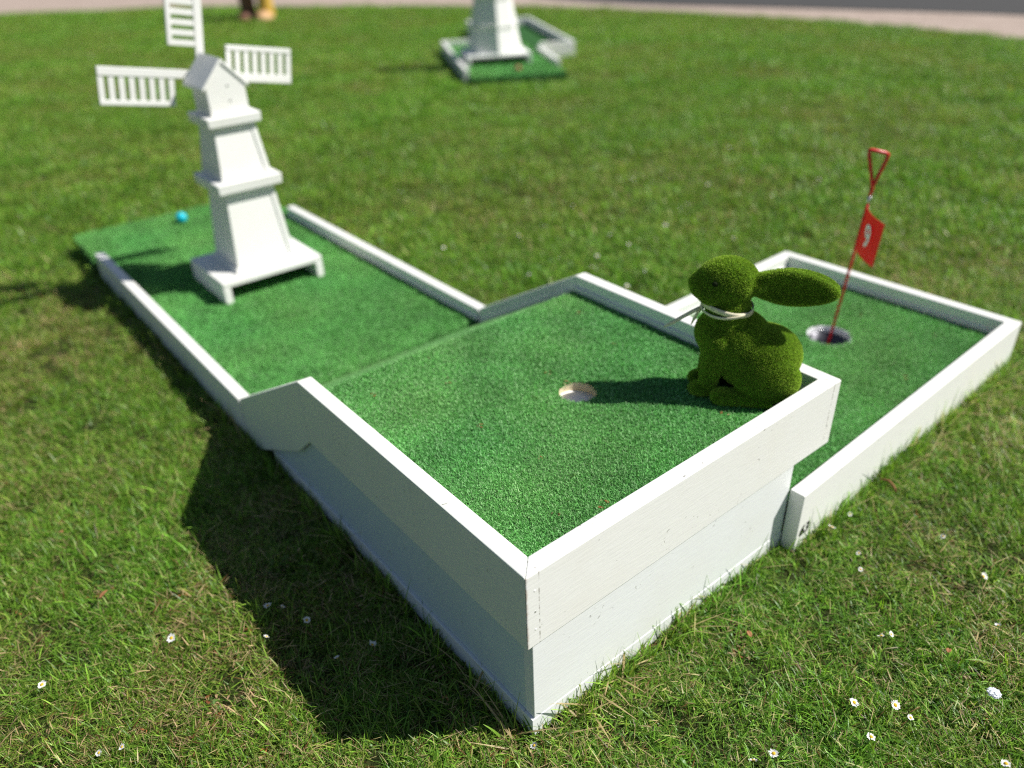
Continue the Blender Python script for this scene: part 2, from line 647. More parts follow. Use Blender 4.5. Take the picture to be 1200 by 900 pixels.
# ------------------------------------------------------------------ measures (metres; box front corner is the origin)
BW, BL, BH, BB = 0.75, 0.671, 0.332, 0.192      # raised box: width, length, rail top, lower edge of rail boards
TH = 0.030                                       # board thickness
BT = 0.290                                       # box turf level
BX = 0.6445                                      # right end of the box carcass
RY = 1.068                                       # foot of the ramp (start of the lane)
LH, LT = 0.098, 0.056                            # lane rail top, lane turf level
LE = 2.362                                       # lane rail end
TEE = 2.735                                      # end of the tee mat
GS, GC2, GC1 = (0.645, -0.029), (1.6575, 0.002), (1.6425, 0.689)   # lower green outer corners
GH, GT = 0.134, 0.089                            # lower green rail top, turf level

# ------------------------------------------------------------------ setting
LAWN_EDGE = [(-60, 24.0), (-30, 19.6), (-14, 16.9), (-6, 15.4), (-2, 14.6), (1.607, 13.94), (2.598, 13.177), (3.681, 12.5), (5.563, 9.649), (7.0, 6.98), (7.403, 4.717),
             (7.43, 3.395), (7.339, 2.228), (6.9, 0.6), (5.9, -2.0), (3.5, -6.5), (-2, -14), (-30, -40)]
ROAD_EDGE = [(7.6, 9.5), (7.45, 7.9), (7.6, 6.7), (8.25, 4.835), (8.83, 2.824), (9.0, 0.6), (8.4, -2.5), (6.2, -7.5), (1.0, -15.5), (-28, -43)]


def ground_z(x, y):
    return (vnoise(x, y, 1.1, 5) - 0.5) * 0.016 + (vnoise(x, y, 5.0, 6) - 0.5) * 0.010 - 0.006


def build_ground():
    # one sheet: fine cells near the course, wide ones out to the horizon
    ax = np.concatenate([-np.geomspace(900, 8.2, 16), np.arange(-8, 12, 0.16), np.geomspace(12.2, 900, 16)])
    ay = np.concatenate([-np.geomspace(900, 8.2, 16), np.arange(-8, 16, 0.16), np.geomspace(16.2, 900, 16)])
    X, Y = np.meshgrid(ax, ay, indexing='ij')
    fade = np.clip((11 - np.hypot(X - 1, Y - 2)) / 3, 0, 1)
    Z = ground_z(X, Y) * fade - 0.006 * (1 - fade)
    nx, ny = X.shape
    V = np.stack([X, Y, Z], -1).reshape(-1, 3)
    i, j = np.meshgrid(np.arange(nx - 1), np.arange(ny - 1), indexing='ij')
    a = (i * ny + j).ravel()
    flat = np.stack([a, a + ny, a + ny + 1, a + 1], 1).ravel()
    me = mesh_np('lawn', V, flat, np.full(len(a), 4, np.int32), mat_soil(), smooth=True)
    o = link(bpy.data.objects.new('lawn', me))
    o['kind'] = 'structure'


def smooth_line(pts, sub=8):
    out = []
    P = [Vector((*p, 0)) for p in pts]
    for i in range(len(P) - 1):
        p0, p1, p2, p3 = P[max(i - 1, 0)], P[i], P[i + 1], P[min(i + 2, len(P) - 1)]
        for k in range(sub):
            t = k / sub
            q = 0.5 * ((2 * p1) + (-p0 + p2) * t + (2 * p0 - 5 * p1 + 4 * p2 - p3) * t * t + (-p0 + 3 * p1 - 3 * p2 + p3) * t ** 3)
            out.append((q.x, q.y))
    out.append(pts[-1])
    return out


def strip(name, left, right, z, mat):
    bm = bmesh.new()
    A = [bm.verts.new((x, y, z)) for x, y in left]
    B = [bm.verts.new((x, y, z)) for x, y in right]
    for i in range(len(A) - 1):
        bm.faces.new((A[i], B[i], B[i + 1], A[i + 1]))
    o = finish(name, bm, mat)
    if o.data.polygons[0].normal.z < 0:
        o.data.flip_normals()
    o['kind'] = 'structure'
    return o


build_ground()
edge_s = smooth_line(LAWN_EDGE)
out_s = [(1 + (x - 1) * 1.9, 2 + (y - 2) * 1.9) for x, y in edge_s]
edge_s = [(x + 0.03 * math.sin(i * 2.1), y + 0.03 * math.cos(i * 1.7)) for i, (x, y) in enumerate(edge_s)]
strip('gravel_path', edge_s, out_s, 0.004, mat_gravel())
road_s = smooth_line(ROAD_EDGE)
road_o = [(1 + (x - 1) * 1.7, 2 + (y - 2) * 1.7) for x, y in road_s]
strip('road', road_s, road_o, 0.010, mat_asphalt())


# ------------------------------------------------------------------ turf fibre tufts
def turf_variants(k, n, length, width, rad):
    out = []
    for q in range(k):
        base = np.zeros((n, 3))
        base[:, :2] = rng.normal(0, rad, (n, 2))
        az = rng.uniform(0, 2 * math.pi, n)
        L = length * rng.uniform(0.7, 1.25, n)
        cols = np.array([0.125, 0.39, 0.095]) * rng.uniform(0.5, 1.4, (n, 1))
        pale = rng.random(n) < 0.12
        cols[pale] = np.array([0.30, 0.56, 0.25]) * rng.uniform(0.8, 1.2, (pale.sum(), 1))
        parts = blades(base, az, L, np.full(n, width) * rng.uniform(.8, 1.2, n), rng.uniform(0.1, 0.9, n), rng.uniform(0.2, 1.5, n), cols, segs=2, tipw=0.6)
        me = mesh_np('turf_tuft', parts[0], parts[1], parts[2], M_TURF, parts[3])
        out.append(bpy.data.objects.new('turf_tuft', me))
    return out


TURF_NEAR = turf_variants(6, 10, 0.0070, 0.0009, 0.0022)
TURF_FAR = turf_variants(5, 12, 0.010, 0.0018, 0.0050)


def turf_fibres(parent, sample, zfun, count, variants, smin=0.8, smax=1.2, tone=1.0):
    """sample(n) gives xy in metres (world), zfun the height"""
    P = sample(count)
    n = len(P)
    pts = np.zeros((n, 3))
    pts[:, :2] = P
    pts[:, 2] = zfun(P[:, 0], P[:, 1]) - 0.0008
    rot = np.zeros((n, 3))
    rot[:, 2] = rng.uniform(0, 2 * math.pi, n)
    rot[:, 0] = rng.normal(0, 0.12, n)
    rot[:, 1] = rng.normal(0, 0.12, n)
    sc = np.repeat(rng.uniform(smin, smax, n)[:, None], 3, 1)
    # worn and matted patches
    w = vnoise(P[:, 0], P[:, 1], 9.0, 21) * 0.6 + vnoise(P[:, 0], P[:, 1], 31.0, 22) * 0.4
    sc[:, 2] *= 0.75 + 0.5 * w
    tint = np.ones((n, 3)) * (0.78 + 0.44 * vnoise(P[:, 0], P[:, 1], 14.0, 23) * 0.7 + 0.3 * rng.random(n) * 0.6)[:, None]
    tint *= tone  # tone dims the fibre colour against strong sunlight, apart from wear
    tint[:, 0] *= 0.9 + 0.25 * vnoise(P[:, 0], P[:, 1], 6.0, 24)
    inv = parent.matrix_world
    o = instancer('turf_fibres', pts - np.array(parent.location), rot, sc, rng.integers(0, len(variants), n), tint, variants, parent)
    return o


# ------------------------------------------------------------------ raised box with ramp
def sheet_with_hole(name, rect, z, hole, mat, parent, nseg=40, thick=0.006):
    bm = bmesh.new()
    x0, x1, y0, y1 = rect
    outer = [bm.verts.new((x, y, z)) for x, y in ((x0, y0), (x1, y0), (x1, y1), (x0, y1))]
    cx, cy, r = hole
    inner = [bm.verts.new((cx + r * math.cos(2 * math.pi * i / nseg), cy + r * math.sin(2 * math.pi * i / nseg), z)) for i in range(nseg)]
    # four sectors from the corners to the ring
    q = nseg // 4
    cor = [outer[1], outer[2], outer[3], outer[0]]
    angs = [-math.pi / 4, math.pi / 4, 3 * math.pi / 4, 5 * math.pi / 4]
    start = [int(round(a / (2 * math.pi) * nseg)) % nseg for a in angs]
    for k in range(4):
        a, b = start[k], start[(k + 1) % 4]
        m = (b - a) % nseg
        ring = [inner[(a + i) % nseg] for i in range(m + 1)]
        c0, c1 = cor[k], cor[(k + 1) % 4]
        half = m // 2
        for i in range(m):
            bm.faces.new((c0 if i < half else c1, ring[i + 1], ring[i]))
        bm.faces.new((c0, c1, ring[half]))
    for f in bm.faces:
        f.normal_update()
        if f.normal.z < 0:
            f.normal_flip()
    me = bpy.data.meshes.new(name)
    bm.to_mesh(me)
    bm.free()
    me.materials.append(mat)
    return link(bpy.data.objects.new(name, me), parent)


def rect_sampler(x0, x1, y0, y1, holes=()):
    def f(n):
        p = np.stack([rng.uniform(x0, x1, n), rng.uniform(y0, y1, n)], 1)
        for cx, cy, r in holes:
            p = p[np.hypot(p[:, 0] - cx, p[:, 1] - cy) > r]
        return p
    return f


BHOLE = (0.4115, 0.336, 0.0365)


def build_raised_box():
    t = thing('raised_golf_box', 'tall white box of the course with square green top, drop hole and ramp', 'golf box')
    W = M_WHITE
    # upper rail boards, mitred at the corners
    prism('rail_board', [(0, 0), (BW, 0), (BW - TH, TH), (TH, TH)], BB, BH, M_RAIL, t)
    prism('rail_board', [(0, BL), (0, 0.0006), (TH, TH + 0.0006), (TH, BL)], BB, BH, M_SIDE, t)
    # right-hand board hangs clear over the lower green, small cut corner at the front
    prism('rail_board', [(BW, 0.0006), (BW, BL), (BW - TH, BL), (BW - TH, TH + 0.0006)], BB + 0.012, BH, W, t)
    # ramp side boards (profile in y,z)
    prof = [(BL + 0.0008, BH), (RY + 0.006, LH + 0.004), (RY + 0.010, -0.03), (1.045, -0.03), (0.775, 0.112), (0.745, 0.128), (BL + 0.0008, BB)]
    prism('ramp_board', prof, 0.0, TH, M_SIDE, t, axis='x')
    prism('ramp_board', prof, BW - TH, BW, W, t, axis='x')
    # carcass boards below the rails
    prism('side_panel', [(0.0115, 0.003), (BX, 0.003), (BX, 0.0242), (0.0115, 0.0242)], 0.028, BB, M_COOL, t, bevel=0.0012)
    prism('side_panel', [(0.0246, 0.028), (0.930, 0.028), (0.775, 0.1105), (0.745, 0.1265), (BL - 0.001, BB), (0.0246, BB)], 0.012, 0.0285, M_PANELSHADE, t, axis='x', bevel=0.0012)
    prism('side_panel', [(BX, 0.0246), (BX, BL), (BX - 0.018, BL), (BX - 0.018, 0.0246)], 0.028, BB - 0.035, W, t, bevel=0.0012)
    prism('side_panel', [(0.0246, BL), (0.0246, BL - 0.018), (BX - 0.0186, BL - 0.018), (BX - 0.0186, BL)], 0.028, BB, W, t, bevel=0.0012)
    # sill strips, a hair proud
    box('sill_strip', 0.0070, BX + 0.001, 0.0024, 0.0234, -0.03, 0.0274, M_COOL, t, bevel=0.0006)
    box('sill_strip', 0.0070, 0.0254, 0.0240, 0.930, -0.03, 0.0272, M_COOL, t, bevel=0.001)
    # inner liner strips just above the turf
    zs = BT + 0.016
    box('liner_strip', TH, BW - TH, TH, TH + 0.005, BT - 0.03, zs, W, t, bevel=0.001)
    box('liner_strip', TH, TH + 0.005, TH + 0.0056, BL + 0.02, BT - 0.03, zs, W, t, bevel=0.001)
    box('liner_strip', BW - TH - 0.006, BW - TH, TH + 0.0056, BL, BT - 0.03, zs, W, t, bevel=0.001)
    rp = [(BL + 0.001, zs), (RY, LT + 0.016), (RY, LT - 0.02), (BL + 0.001, BT - 0.03)]
    prism('liner_strip', rp, BW - TH - 0.006, BW - TH, W, t, axis='x', bevel=0.001)
    # deck and turf
    tf = sheet_with_hole('turf_sheet', (TH + 0.004, BW - TH - 0.004, TH + 0.004, BL), BT, BHOLE, M_TURFBASE, t)
    bm = bmesh.new()
    v = [bm.verts.new(p) for p in ((TH + .004, BL, BT), (BW - TH - .004, BL, BT), (BW - TH - .004, RY + 0.004, LT), (TH + .004, RY + 0.004, LT))]
    bm.faces.new(v)
    sl_ = finish('ramp_turf_sheet', bm, M_TURFBASE, t)
    # hole: sawn edge, then a pale chute board
    bm = bmesh.new()
    r = BHOLE[2]
    bm_lathe(bm, [(r, 0), (r, -0.010), (r + 0.003, -0.030)], 40, BHOLE[0], BHOLE[1], BT + 0.0005)
    finish('hole_edge', bm, M_WOODEDGE, t, smooth=False)
    bm = bmesh.new()
    cx, cy, rr = BHOLE[0], BHOLE[1], r + 0.004
    bm_hexa(bm, [(cx - rr, cy - rr, BT - .018), (cx + rr, cy - rr, BT - .026), (cx + rr, cy + rr, BT - .026), (cx - rr, cy + rr, BT - .018),
                 (cx - rr, cy - rr, BT - .011), (cx + rr, cy - rr, BT - .020), (cx + rr, cy + rr, BT - .020), (cx - rr, cy + rr, BT - .011)])
    finish('chute_board', bm, M_CHUTE, t)
    # dots of filled nail heads
    for (x, z) in [(0.016, 0.30), (0.016, 0.26), (0.016, 0.225), (BW - 0.02, 0.31), (BW - 0.02, 0.275), (BW - 0.02, 0.24), (BW - 0.02, 0.215)]:
        bm = bmesh.new()
        bm_lathe(bm, [(0, 0.0004), (0.0014, 0.0003), (0.0019, -0.0008)], 10)
        o = finish('nail_head', bm, M_STEEL if z in (0.26, 0.24) else M_WHITE, t)
        o.rotation_euler = (math.pi / 2, 0, 0)
        o.location = (x, -0.0002, z)
    # fibres: deck, crest roll-over and ramp
    def zf(x, y):
        return np.where(y < BL, BT, BT + (LT - BT) * (y - BL) / (RY - BL))
    turf_fibres(t, rect_sampler(TH + 0.006, BW - TH - 0.006, TH + 0.006, BL, [(BHOLE[0], BHOLE[1], BHOLE[2] + 0.001)]), zf, 62000, TURF_NEAR)
    turf_fibres(t, rect_sampler(TH + 0.006, BW - TH - 0.006, BL, RY), zf, 24000, TURF_NEAR, 0.45, 0.75, 0.72)  # ramp fibre colour darkened to dull the sunlit strip behind the crest
    return t


build_raised_box()


# ------------------------------------------------------------------ tee lane
def build_lane():
    t = thing('golf_lane', 'long low green lane with white rails, open tee end and windmill standing on it', 'golf lane', (0, RY, 0))
    W = M_WHITE_FAR
    y0, y1 = 0.004 + 0.008, LE - RY
    box('rail_board', -0.001, TH - 0.001, y0, y1, -0.03, LH, W, t)
    box('rail_board', BW - TH, BW, y0, LE - RY - 0.012, -0.03, LH, W, t)
    box('liner_strip', BW - TH - 0.006, BW - TH, y0, LE - RY - 0.02, LT - 0.02, LT + 0.016, W, t, bevel=0.001)
    box('liner_strip', TH - 0.001, TH + 0.005, y0, y1 - 0.02, LT - 0.02, LT + 0.016, W, t, bevel=0.001)
    bm = bmesh.new()
    T = TEE - RY
    x0, x1, e = TH + 0.005, BW - TH - 0.006, LE - RY + 0.003
    poly = [(x0, 0.004), (x1, 0.004), (x1, e), (BW - 0.004, e), (BW - 0.004, T + 0.02), (0.006, T - 0.015), (0.006, e), (x0, e)]
    bm_prism(bm, poly, -0.02, LT)
    finish('turf_sheet', bm, M_TURFBASE, t)
    t.location = (0, RY, 0)

    def smp(n):
        a = rect_sampler(x0 + 0.002, x1 - 0.002, RY + 0.006, LE)(int(n * 0.76))
        b = rect_sampler(0.008, BW - 0.006, LE, TEE - 0.012)(n - len(a))
        return np.concatenate([a, b])
    turf_fibres(t, smp, lambda x, y: np.full_like(x, LT), 50000, TURF_FAR)


build_lane()


# ------------------------------------------------------------------ lower green
GHOLE = (1.316, 0.329, 0.057)


def offset_line(p, q, d):
    a, b = Vector(p), Vector(q)
    n = (b - a).normalized()
    n = Vector((-n.y, n.x))
    return a + n * d, b + n * d


def isect(l1, l2):
    (a, b), (c, d) = l1, l2
    r, s = b - a, d - c
    k = r.x * s.y - r.y * s.x
    u = ((c - a).x * s.y - (c - a).y * s.x) / k
    return a + r * u


def build_green():
    t = thing('lower_golf_green', 'low white-railed green with cup and number flag beyond the tall box', 'golf green')
    W = M_WHITE
    S, C2, C1 = Vector(GS), Vector(GC2), Vector(GC1)
    E_ = Vector((0.668, 0.674))
    f_in = offset_line(S, C2, TH)
    r_in = offset_line(C2, C1, TH)
    b_in = offset_line(C1, E_, TH)
    i2, i1 = isect(f_in, r_in), isect(r_in, b_in)
    prism('rail_board', [tuple(S), tuple(C2), tuple(i2), tuple(f_in[0])], -0.03, GH, W, t)
    e = (C1 - C2).normalized() * 0.0006
    prism('rail_board', [tuple(C2 + e), tuple(C1), tuple(i1), tuple(i2 + e)], -0.03, GH, W, t)
    e = (E_ - C1).normalized() * 0.0006
    prism('rail_board', [tuple(C1 + e), tuple(E_), tuple(b_in[1]), tuple(i1 + e)], -0.03, GH, W, t)
    # liner strips along the two inner faces in view
    def liner(a, b, zlo, zhi):
        l0 = offset_line(a, b, 0.0)
        l1 = offset_line(a, b, 0.006)
        prism('liner_strip', [tuple(l0[0]), tuple(l0[1]), tuple(l1[1]), tuple(l1[0])], zlo, zhi, W, t, bevel=0.001)
    d = (i1 - i2).normalized() * 0.007
    liner(i2 + d, i1 - d, GT - 0.02, GT + 0.014)
    d = (b_in[1] - i1).normalized() * 0.007
    liner(i1 + d, b_in[1], GT - 0.02, GT + 0.014)
    # turf deck: a polygon with the cup cut out
    nseg = 40
    bm = bmesh.new()
    cx, cy, r = GHOLE
    x0 = 0.664
    corners = [(i2.x + 0.004, i2.y + 0.0), (i1.x + 0.004, i1.y), (x0, b_in[1].y), (x0, f_in[0].y)]
    outer = [bm.verts.new((*c, GT)) for c in corners]
    ring = [bm.verts.new((cx + r * math.cos(2 * math.pi * i / nseg), cy + r * math.sin(2 * math.pi * i / nseg), GT)) for i in range(nseg)]
    start = []
    for c in corners:
        a = math.atan2(c[1] - cy, c[0] - cx) % (2 * math.pi)
        start.append(int(round(a / (2 * math.pi) * nseg)) % nseg)
    for k in range(4):
        a, b = start[k], start[(k + 1) % 4]
        m = (b - a) % nseg
        rr = [ring[(a + i) % nseg] for i in range(m + 1)]
        half = m // 2
        for i in range(m):
            bm.faces.new((outer[k] if i < half else outer[(k + 1) % 4], rr[i + 1], rr[i]))
        bm.faces.new((outer[k], outer[(k + 1) % 4], rr[half]))
    for f in bm.faces:
        f.normal_update()
        if f.normal.z < 0:
            f.normal_flip()
    me = bpy.data.meshes.new('turf_sheet')
    bm.to_mesh(me)
    bm.free()
    me.materials.append(M_TURFBASE)
    link(bpy.data.objects.new('turf_sheet', me), t)
    # cup: pale rim and wall, dark well
    bm = bmesh.new()
    bm_lathe(bm, [(r - 0.0035, -0.016), (r - 0.0030, 0.0005), (r - 0.002, 0.0015), (r + 0.0005, 0.0012), (r + 0.0005, -0.012)], 48, cx, cy, GT)
    finish('cup_rim', bm, M_CUPW, t, smooth=True)
    bm = bmesh.new()
    bm_lathe(bm, [(r - 0.003, -0.0155), (r - 0.008, -0.016), (r - 0.011, -0.056), (0.012, -0.064), (0.009, -0.050), (0.0, -0.050)], 48, cx, cy, GT)
    finish('cup_well', bm, M_CUPD, t, smooth=True)
    bm = bmesh.new()
    bm_lathe(bm, [(0, 0.0024), (0.0035, 0.0016), (0.0045, 0)], 12)
    o = finish('cup_screw', bm, M_STEEL, t, smooth=True)
    a = math.radians(52)
    o.location = (cx + (r - 0.0046) * math.cos(a), cy + (r - 0.0046) * math.sin(a), GT - 0.012)
    o.rotation_euler = Vector((-math.cos(a), -math.sin(a), 0)).to_track_quat('Z', 'Y').to_euler()
    # stencilled number on the rail end
    cu = bpy.data.curves.new('rail_number', 'FONT')
    cu.body = '63'
    cu.size = 0.034
    cu.shear = 0.2
    cu.extrude = 0.0003
    tmp = bpy.data.objects.new('rail_number', cu)
    col.objects.link(tmp)
    bpy.context.view_layer.update()
    me = bpy.data.meshes.new_from_object(tmp.evaluated_get(bpy.context.evaluated_depsgraph_get()))
    bpy.data.objects.remove(tmp)
    me.materials.clear()
    me.materials.append(M_NUM_K)
    o = link(bpy.data.objects.new('rail_number', me), t)
    o.location = (0.652, -0.0299, 0.030)
    o.rotation_euler = (math.pi / 2, 0, math.atan2(GC2[1] - GS[1], GC2[0] - GS[0]))

    def smp(n):
        p = np.stack([rng.uniform(x0, i1.x, n), rng.uniform(-0.01, b_in[1].y + 0.02, n)], 1)
        def inside(l):
            a, b = l
            d = (b - a).normalized()
            return (-(p[:, 0] - a.x) * d.y + (p[:, 1] - a.y) * d.x) > 0.004
        k = inside(f_in) & inside((r_in[0] + Vector((0, 0)), r_in[1])) & inside(b_in)
        k &= np.hypot(p[:, 0] - cx, p[:, 1] - cy) > r + 0.002
        return p[k]
    turf_fibres(t, smp, lambda x, y: np.full_like(x, GT), 72000, TURF_NEAR, 0.9, 1.35)


build_green()


# ------------------------------------------------------------------ number flag
def text_mesh(body, size, extrude, mat, name, parent, align='CENTER'):
    cu = bpy.data.curves.new(name, 'FONT')
    cu.body = body
    cu.size = size
    cu.extrude = extrude
    cu.offset = 0.0016
    cu.align_x = align
    cu.align_y = 'CENTER'
    tmp = bpy.data.objects.new(name, cu)
    col.objects.link(tmp)
    bpy.context.view_layer.update()
    me = bpy.data.meshes.new_from_object(tmp.evaluated_get(bpy.context.evaluated_depsgraph_get()))
    bpy.data.objects.remove(tmp)
    me.materials.clear()
    me.materials.append(mat)
    return link(bpy.data.objects.new(name, me), parent)


def build_flag():
    B = Vector((1.3235, 0.331, GT - 0.050))
    T = Vector((1.337, 0.308, 0.471))
    t = thing('number_flag', 'red metal rod flag with white number 9 and loop handle, standing in cup', 'golf flag', B)
    ax = (T - B)
    bm = bmesh.new()
    bm_tube(bm, [Vector((0, 0, 0)), ax * 0.5, ax * 0.985], 0.0036, 10)
    finish('rod', bm, M_RED, t, smooth=True)
    bm = bmesh.new()
    k = ax.normalized()
    L = ax.length
    bm_tube(bm, [k * (L - 0.022), k * (L - 0.004)], 0.0046, 10)
    finish('clamp_sleeve', bm, M_STEEL, t, smooth=True)
    # loop handle: one bent rod
    hv = Vector((0.012, -0.050, 0.0))
    p0 = k * (L - 0.008)
    p1 = k * L + k * 0.018 
    a = p1 + Vector((-0.021, 0.017, 0.090))
    b = p1 + Vector((0.017, -0.015, 0.078))
    def lerp(u, v, s):
        return u + (v - u) * s
    pts = [p0, lerp(p0, p1, 0.6), p1, lerp(p1, a, 0.5), lerp(p1, a, 0.88), lerp(lerp(p1, a, 0.96), lerp(a, b, 0.05), 0.5), lerp(a, b, 0.14),
           lerp(a, b, 0.5), lerp(a, b, 0.84), lerp(lerp(a, b, 0.95), lerp(b, p1, 0.05), 0.5), lerp(b, p1, 0.14), lerp(b, p1, 0.5), lerp(b, p1, 0.93), p1 + Vector((0.001, -0.002, 0.004))]
    bm = bmesh.new()
    bm_tube(bm, pts, 0.0042, 10)
    finish('loop_handle', bm, M_RED, t, smooth=True)
    # flag plate, slightly bowed
    fa = k * (L - 0.030)
    fb = k * (L - 0.135)
    v = Vector((-0.0885, -0.0915, 0.0))
    nrm = v.cross(Vector((0, 0, 1))).normalized()
    bm = bmesh.new()
    nx, nz = 12, 6
    G = []
    for s in (-1, 1):
        g = []
        for i in range(nx + 1):
            row = []
            for j in range(nz + 1):
                u, w = i / nx, j / nz
                p = fa.lerp(fb, w) + v * u + nrm * (0.006 * math.sin(u * math.pi * 1.1) + s * 0.0006)
                row.append(bm.verts.new(p))
            g.append(row)
        G.append(g)
    for s in range(2):
        for i in range(nx):
            for j in range(nz):
                q = (G[s][i][j], G[s][i + 1][j], G[s][i + 1][j + 1], G[s][i][j + 1])
                bm.faces.new(q)
    for i in range(nx):
        for j in (0, nz):
            bm.faces.new((G[0][i][j], G[0][i + 1][j], G[1][i + 1][j], G[1][i][j]))
    for j in range(nz):
        for i in (0, nx):
            bm.faces.new((G[0][i][j], G[0][i][j + 1], G[1][i][j + 1], G[1][i][j]))
    fl = finish('flag', bm, M_FLAG, t, smooth=False)
    # numeral on the side that faces the box: local x runs so that it reads from there
    for side in (1,):
        o = text_mesh('9', 0.078, 0.0004, M_NUM_W, 'numeral', fl)
        cpos = fa.lerp(fb, 0.5) + v * 0.56
        vd = v.normalized()
        camdir = (CAM_POS - (B + cpos))
        nn = nrm if nrm.dot(camdir) > 0 else -nrm
        xa = vd if vd.cross(Vector((0, 0, 1))).dot(nn) > 0 else -vd
        za = nn
        up = za.cross(xa)
        o.matrix_local = Matrix((( xa.x, up.x, za.x, 0), (xa.y, up.y, za.y, 0), (xa.z, up.z, za.z, 0), (0, 0, 0, 1)))
        o.location = cpos + nrm * 0.006 + nn * 0.0016


build_flag()


# ------------------------------------------------------------------ windmill
def build_windmill():
    C = Vector((0.378, 1.842, LT))
    t = thing('windmill', 'white wooden model windmill with slatted sails standing on tee lane', 'windmill', C)
    W = M_WHITE_FAR
    hx, hy, ph = 0.168, 0.140, 0.076
    slab = 0.020
    # stool-like base: slab on two side panels, the ball rolls through
    box('base_slab', -hx, hx, -hy, hy, ph - slab, ph, W, t, bevel=0.003)
    box('base_side', -hx, -hx + 0.024, -hy, hy, 0.0, ph - slab - 0.0005, W, t, bevel=0.002)
    box('base_side', hx - 0.024, hx, -hy, hy, 0.0, ph - slab - 0.0005, W, t, bevel=0.002)

    def frustum(name, a0, a1, z0, z1, bev=0.002):
        bm = bmesh.new()
        bm_hexa(bm, [(-a0, -a0, z0), (a0, -a0, z0), (a0, a0, z0), (-a0, a0, z0), (-a1, -a1, z1), (a1, -a1, z1), (a1, a1, z1), (-a1, a1, z1)])
        return finish(name, bm, W, t, bevel=bev)
    U = 0.75
    Z = lambda z: (z - 0.087) * U - LT
    z1b, z1t, z2b, z2t = Z(0.592), Z(0.635), Z(0.842), Z(0.880)
    frustum('tower_skirt', 0.106, 0.100, ph, ph + 0.016)
    frustum('lower_tier', 0.094, 0.074, ph + 0.0163, z1b - 0.0004)
    frustum('collar', 0.100, 0.102, z1b, z1t, 0.003)
    frustum('upper_tier', 0.076, 0.061, z1t + 0.0004, z2b - 0.0004)
    frustum('collar', 0.080, 0.082, z2b, z2t, 0.003)
    # corner trim laths on the sunlit and shaded fronts
    for (za, zb, a0, a1) in ((ph + 0.0163, z1b, 0.094, 0.074), (z1t, z2b, 0.076, 0.061)):
        bm = bmesh.new()
        w = 0.012
        bm_hexa(bm, [(a0 - w, -a0 - 0.003, za + .001), (a0 + .003, -a0 - 0.003, za + .001), (a0 + .003, -a0 + 0.001, za + .001), (a0 - w, -a0 + 0.001, za + .001),
                     (a1 - w, -a1 - 0.003, zb - .001), (a1 + .003, -a1 - 0.003, zb - .001), (a1 + .003, -a1 + 0.001, zb - .001), (a1 - w, -a1 + 0.001, zb - .001)])
        finish('corner_lath', bm, W, t, bevel=0.0008)
    # cap house: five-sided gable prism, ridge along the lane
    e, pk, a = Z(0.985), Z(1.068), 0.058
    prism('cap_house', [(-a, z2t + 0.0004), (a, z2t + 0.0004), (a, e), (0, pk), (-a, e)], -0.060, 0.060, W, t, axis='y')
    sl = (pk - e) / a
    ov = 0.010
    k = 0.011
    for s in (-1, 1):
        poly = [(0, pk + 0.0008), (s * (a + ov), e - sl * ov + 0.0008), (s * (a + ov), e - sl * ov + k), (0, pk + k * 1.25)]
        prism('roof_board', poly if s > 0 else poly[::-1], -0.064, 0.098, W, t, axis='y', bevel=0.0012)
    for z in (Z(0.93), Z(0.985)):
        bm = bmesh.new()
        bm_lathe(bm, [(0, 0.001), (0.003, 0.0007), (0.0036, 0)], 10)
        o = finish('screw_head', bm, M_STEEL, t)
        o.rotation_euler = (math.pi / 2, 0, 0)
        o.location = (0.006, -0.0602, z)
    # sail wheel on the tee side
    hub = Vector((0, 0.112, Z(0.995)))
    bm = bmesh.new()
    bm_lathe(bm, [(0, -0.06), (0.012, -0.06), (0.012, 0.004), (0.026, 0.004), (0.026, 0.016), (0.010, 0.022), (0, 0.022)], 20)
    o = finish('hub', bm, W, t, smooth=False)
    o.rotation_euler = (-math.pi / 2, 0, 0)
    o.location = hub
    sails0 = None
    Ls, s0, wd = 0.290, 0.080, 0.091
    th = 0.010

    def sail(parent):
        bm = bmesh.new()
        # spar along +x (local), lattice towards +z
        bm_prism(bm, [(0.006, -0.013), (Ls, -0.013), (Ls, 0.011), (0.006, 0.011)], -th / 2, th / 2, axis='y')
        o = finish('sail', bm, W, parent, bevel=0.0012)
        bm = bmesh.new()
        bm_prism(bm, [(s0, wd - 0.014), (Ls, wd - 0.014), (Ls, wd), (s0, wd)], -th / 2, th / 2, axis='y')
        finish('edge_bar', bm, W, o, bevel=0.0012)
        n = 8
        for i in range(n):
            x = s0 + 0.008 + (Ls - s0 - 0.016) * i / (n - 1)
            bm = bmesh.new()
            bm_prism(bm, [(x - 0.008, 0.0112), (x + 0.008, 0.0112), (x + 0.008, wd - 0.0142), (x - 0.008, wd - 0.0142)], -0.003, 0.003, axis='y')
            finish('slat', bm, W, o, bevel=0.0006)
        return o
    tilt = math.radians(10)
    for q in range(4):
        o = sail(t)
        o.location = hub + Vector((0, 0.018, 0))
        o.rotation_euler = (0, tilt - q * math.pi / 2, 0)


build_windmill()


def ball(name, label, loc, mat):
    bm = bmesh.new()
    bmesh.ops.create_icosphere(bm, subdivisions=4, radius=0.0213)
    # shallow dimples
    for v in bm.verts:
        n = v.co.normalized()
        d = math.sin(n.x * 26) * math.sin(n.y * 26) * math.sin(n.z * 26)
        v.co = n * (0.0213 - 0.00025 * max(0, d))
    o = finish(name, bm, mat, None, smooth=True)
    o.location = loc
    tag(o, label, 'golf ball')


ball('golf_ball', 'turquoise golf ball on the tee mat behind the windmill', (0.375, 2.578, LT + 0.0213 + 0.004), M_BALL)


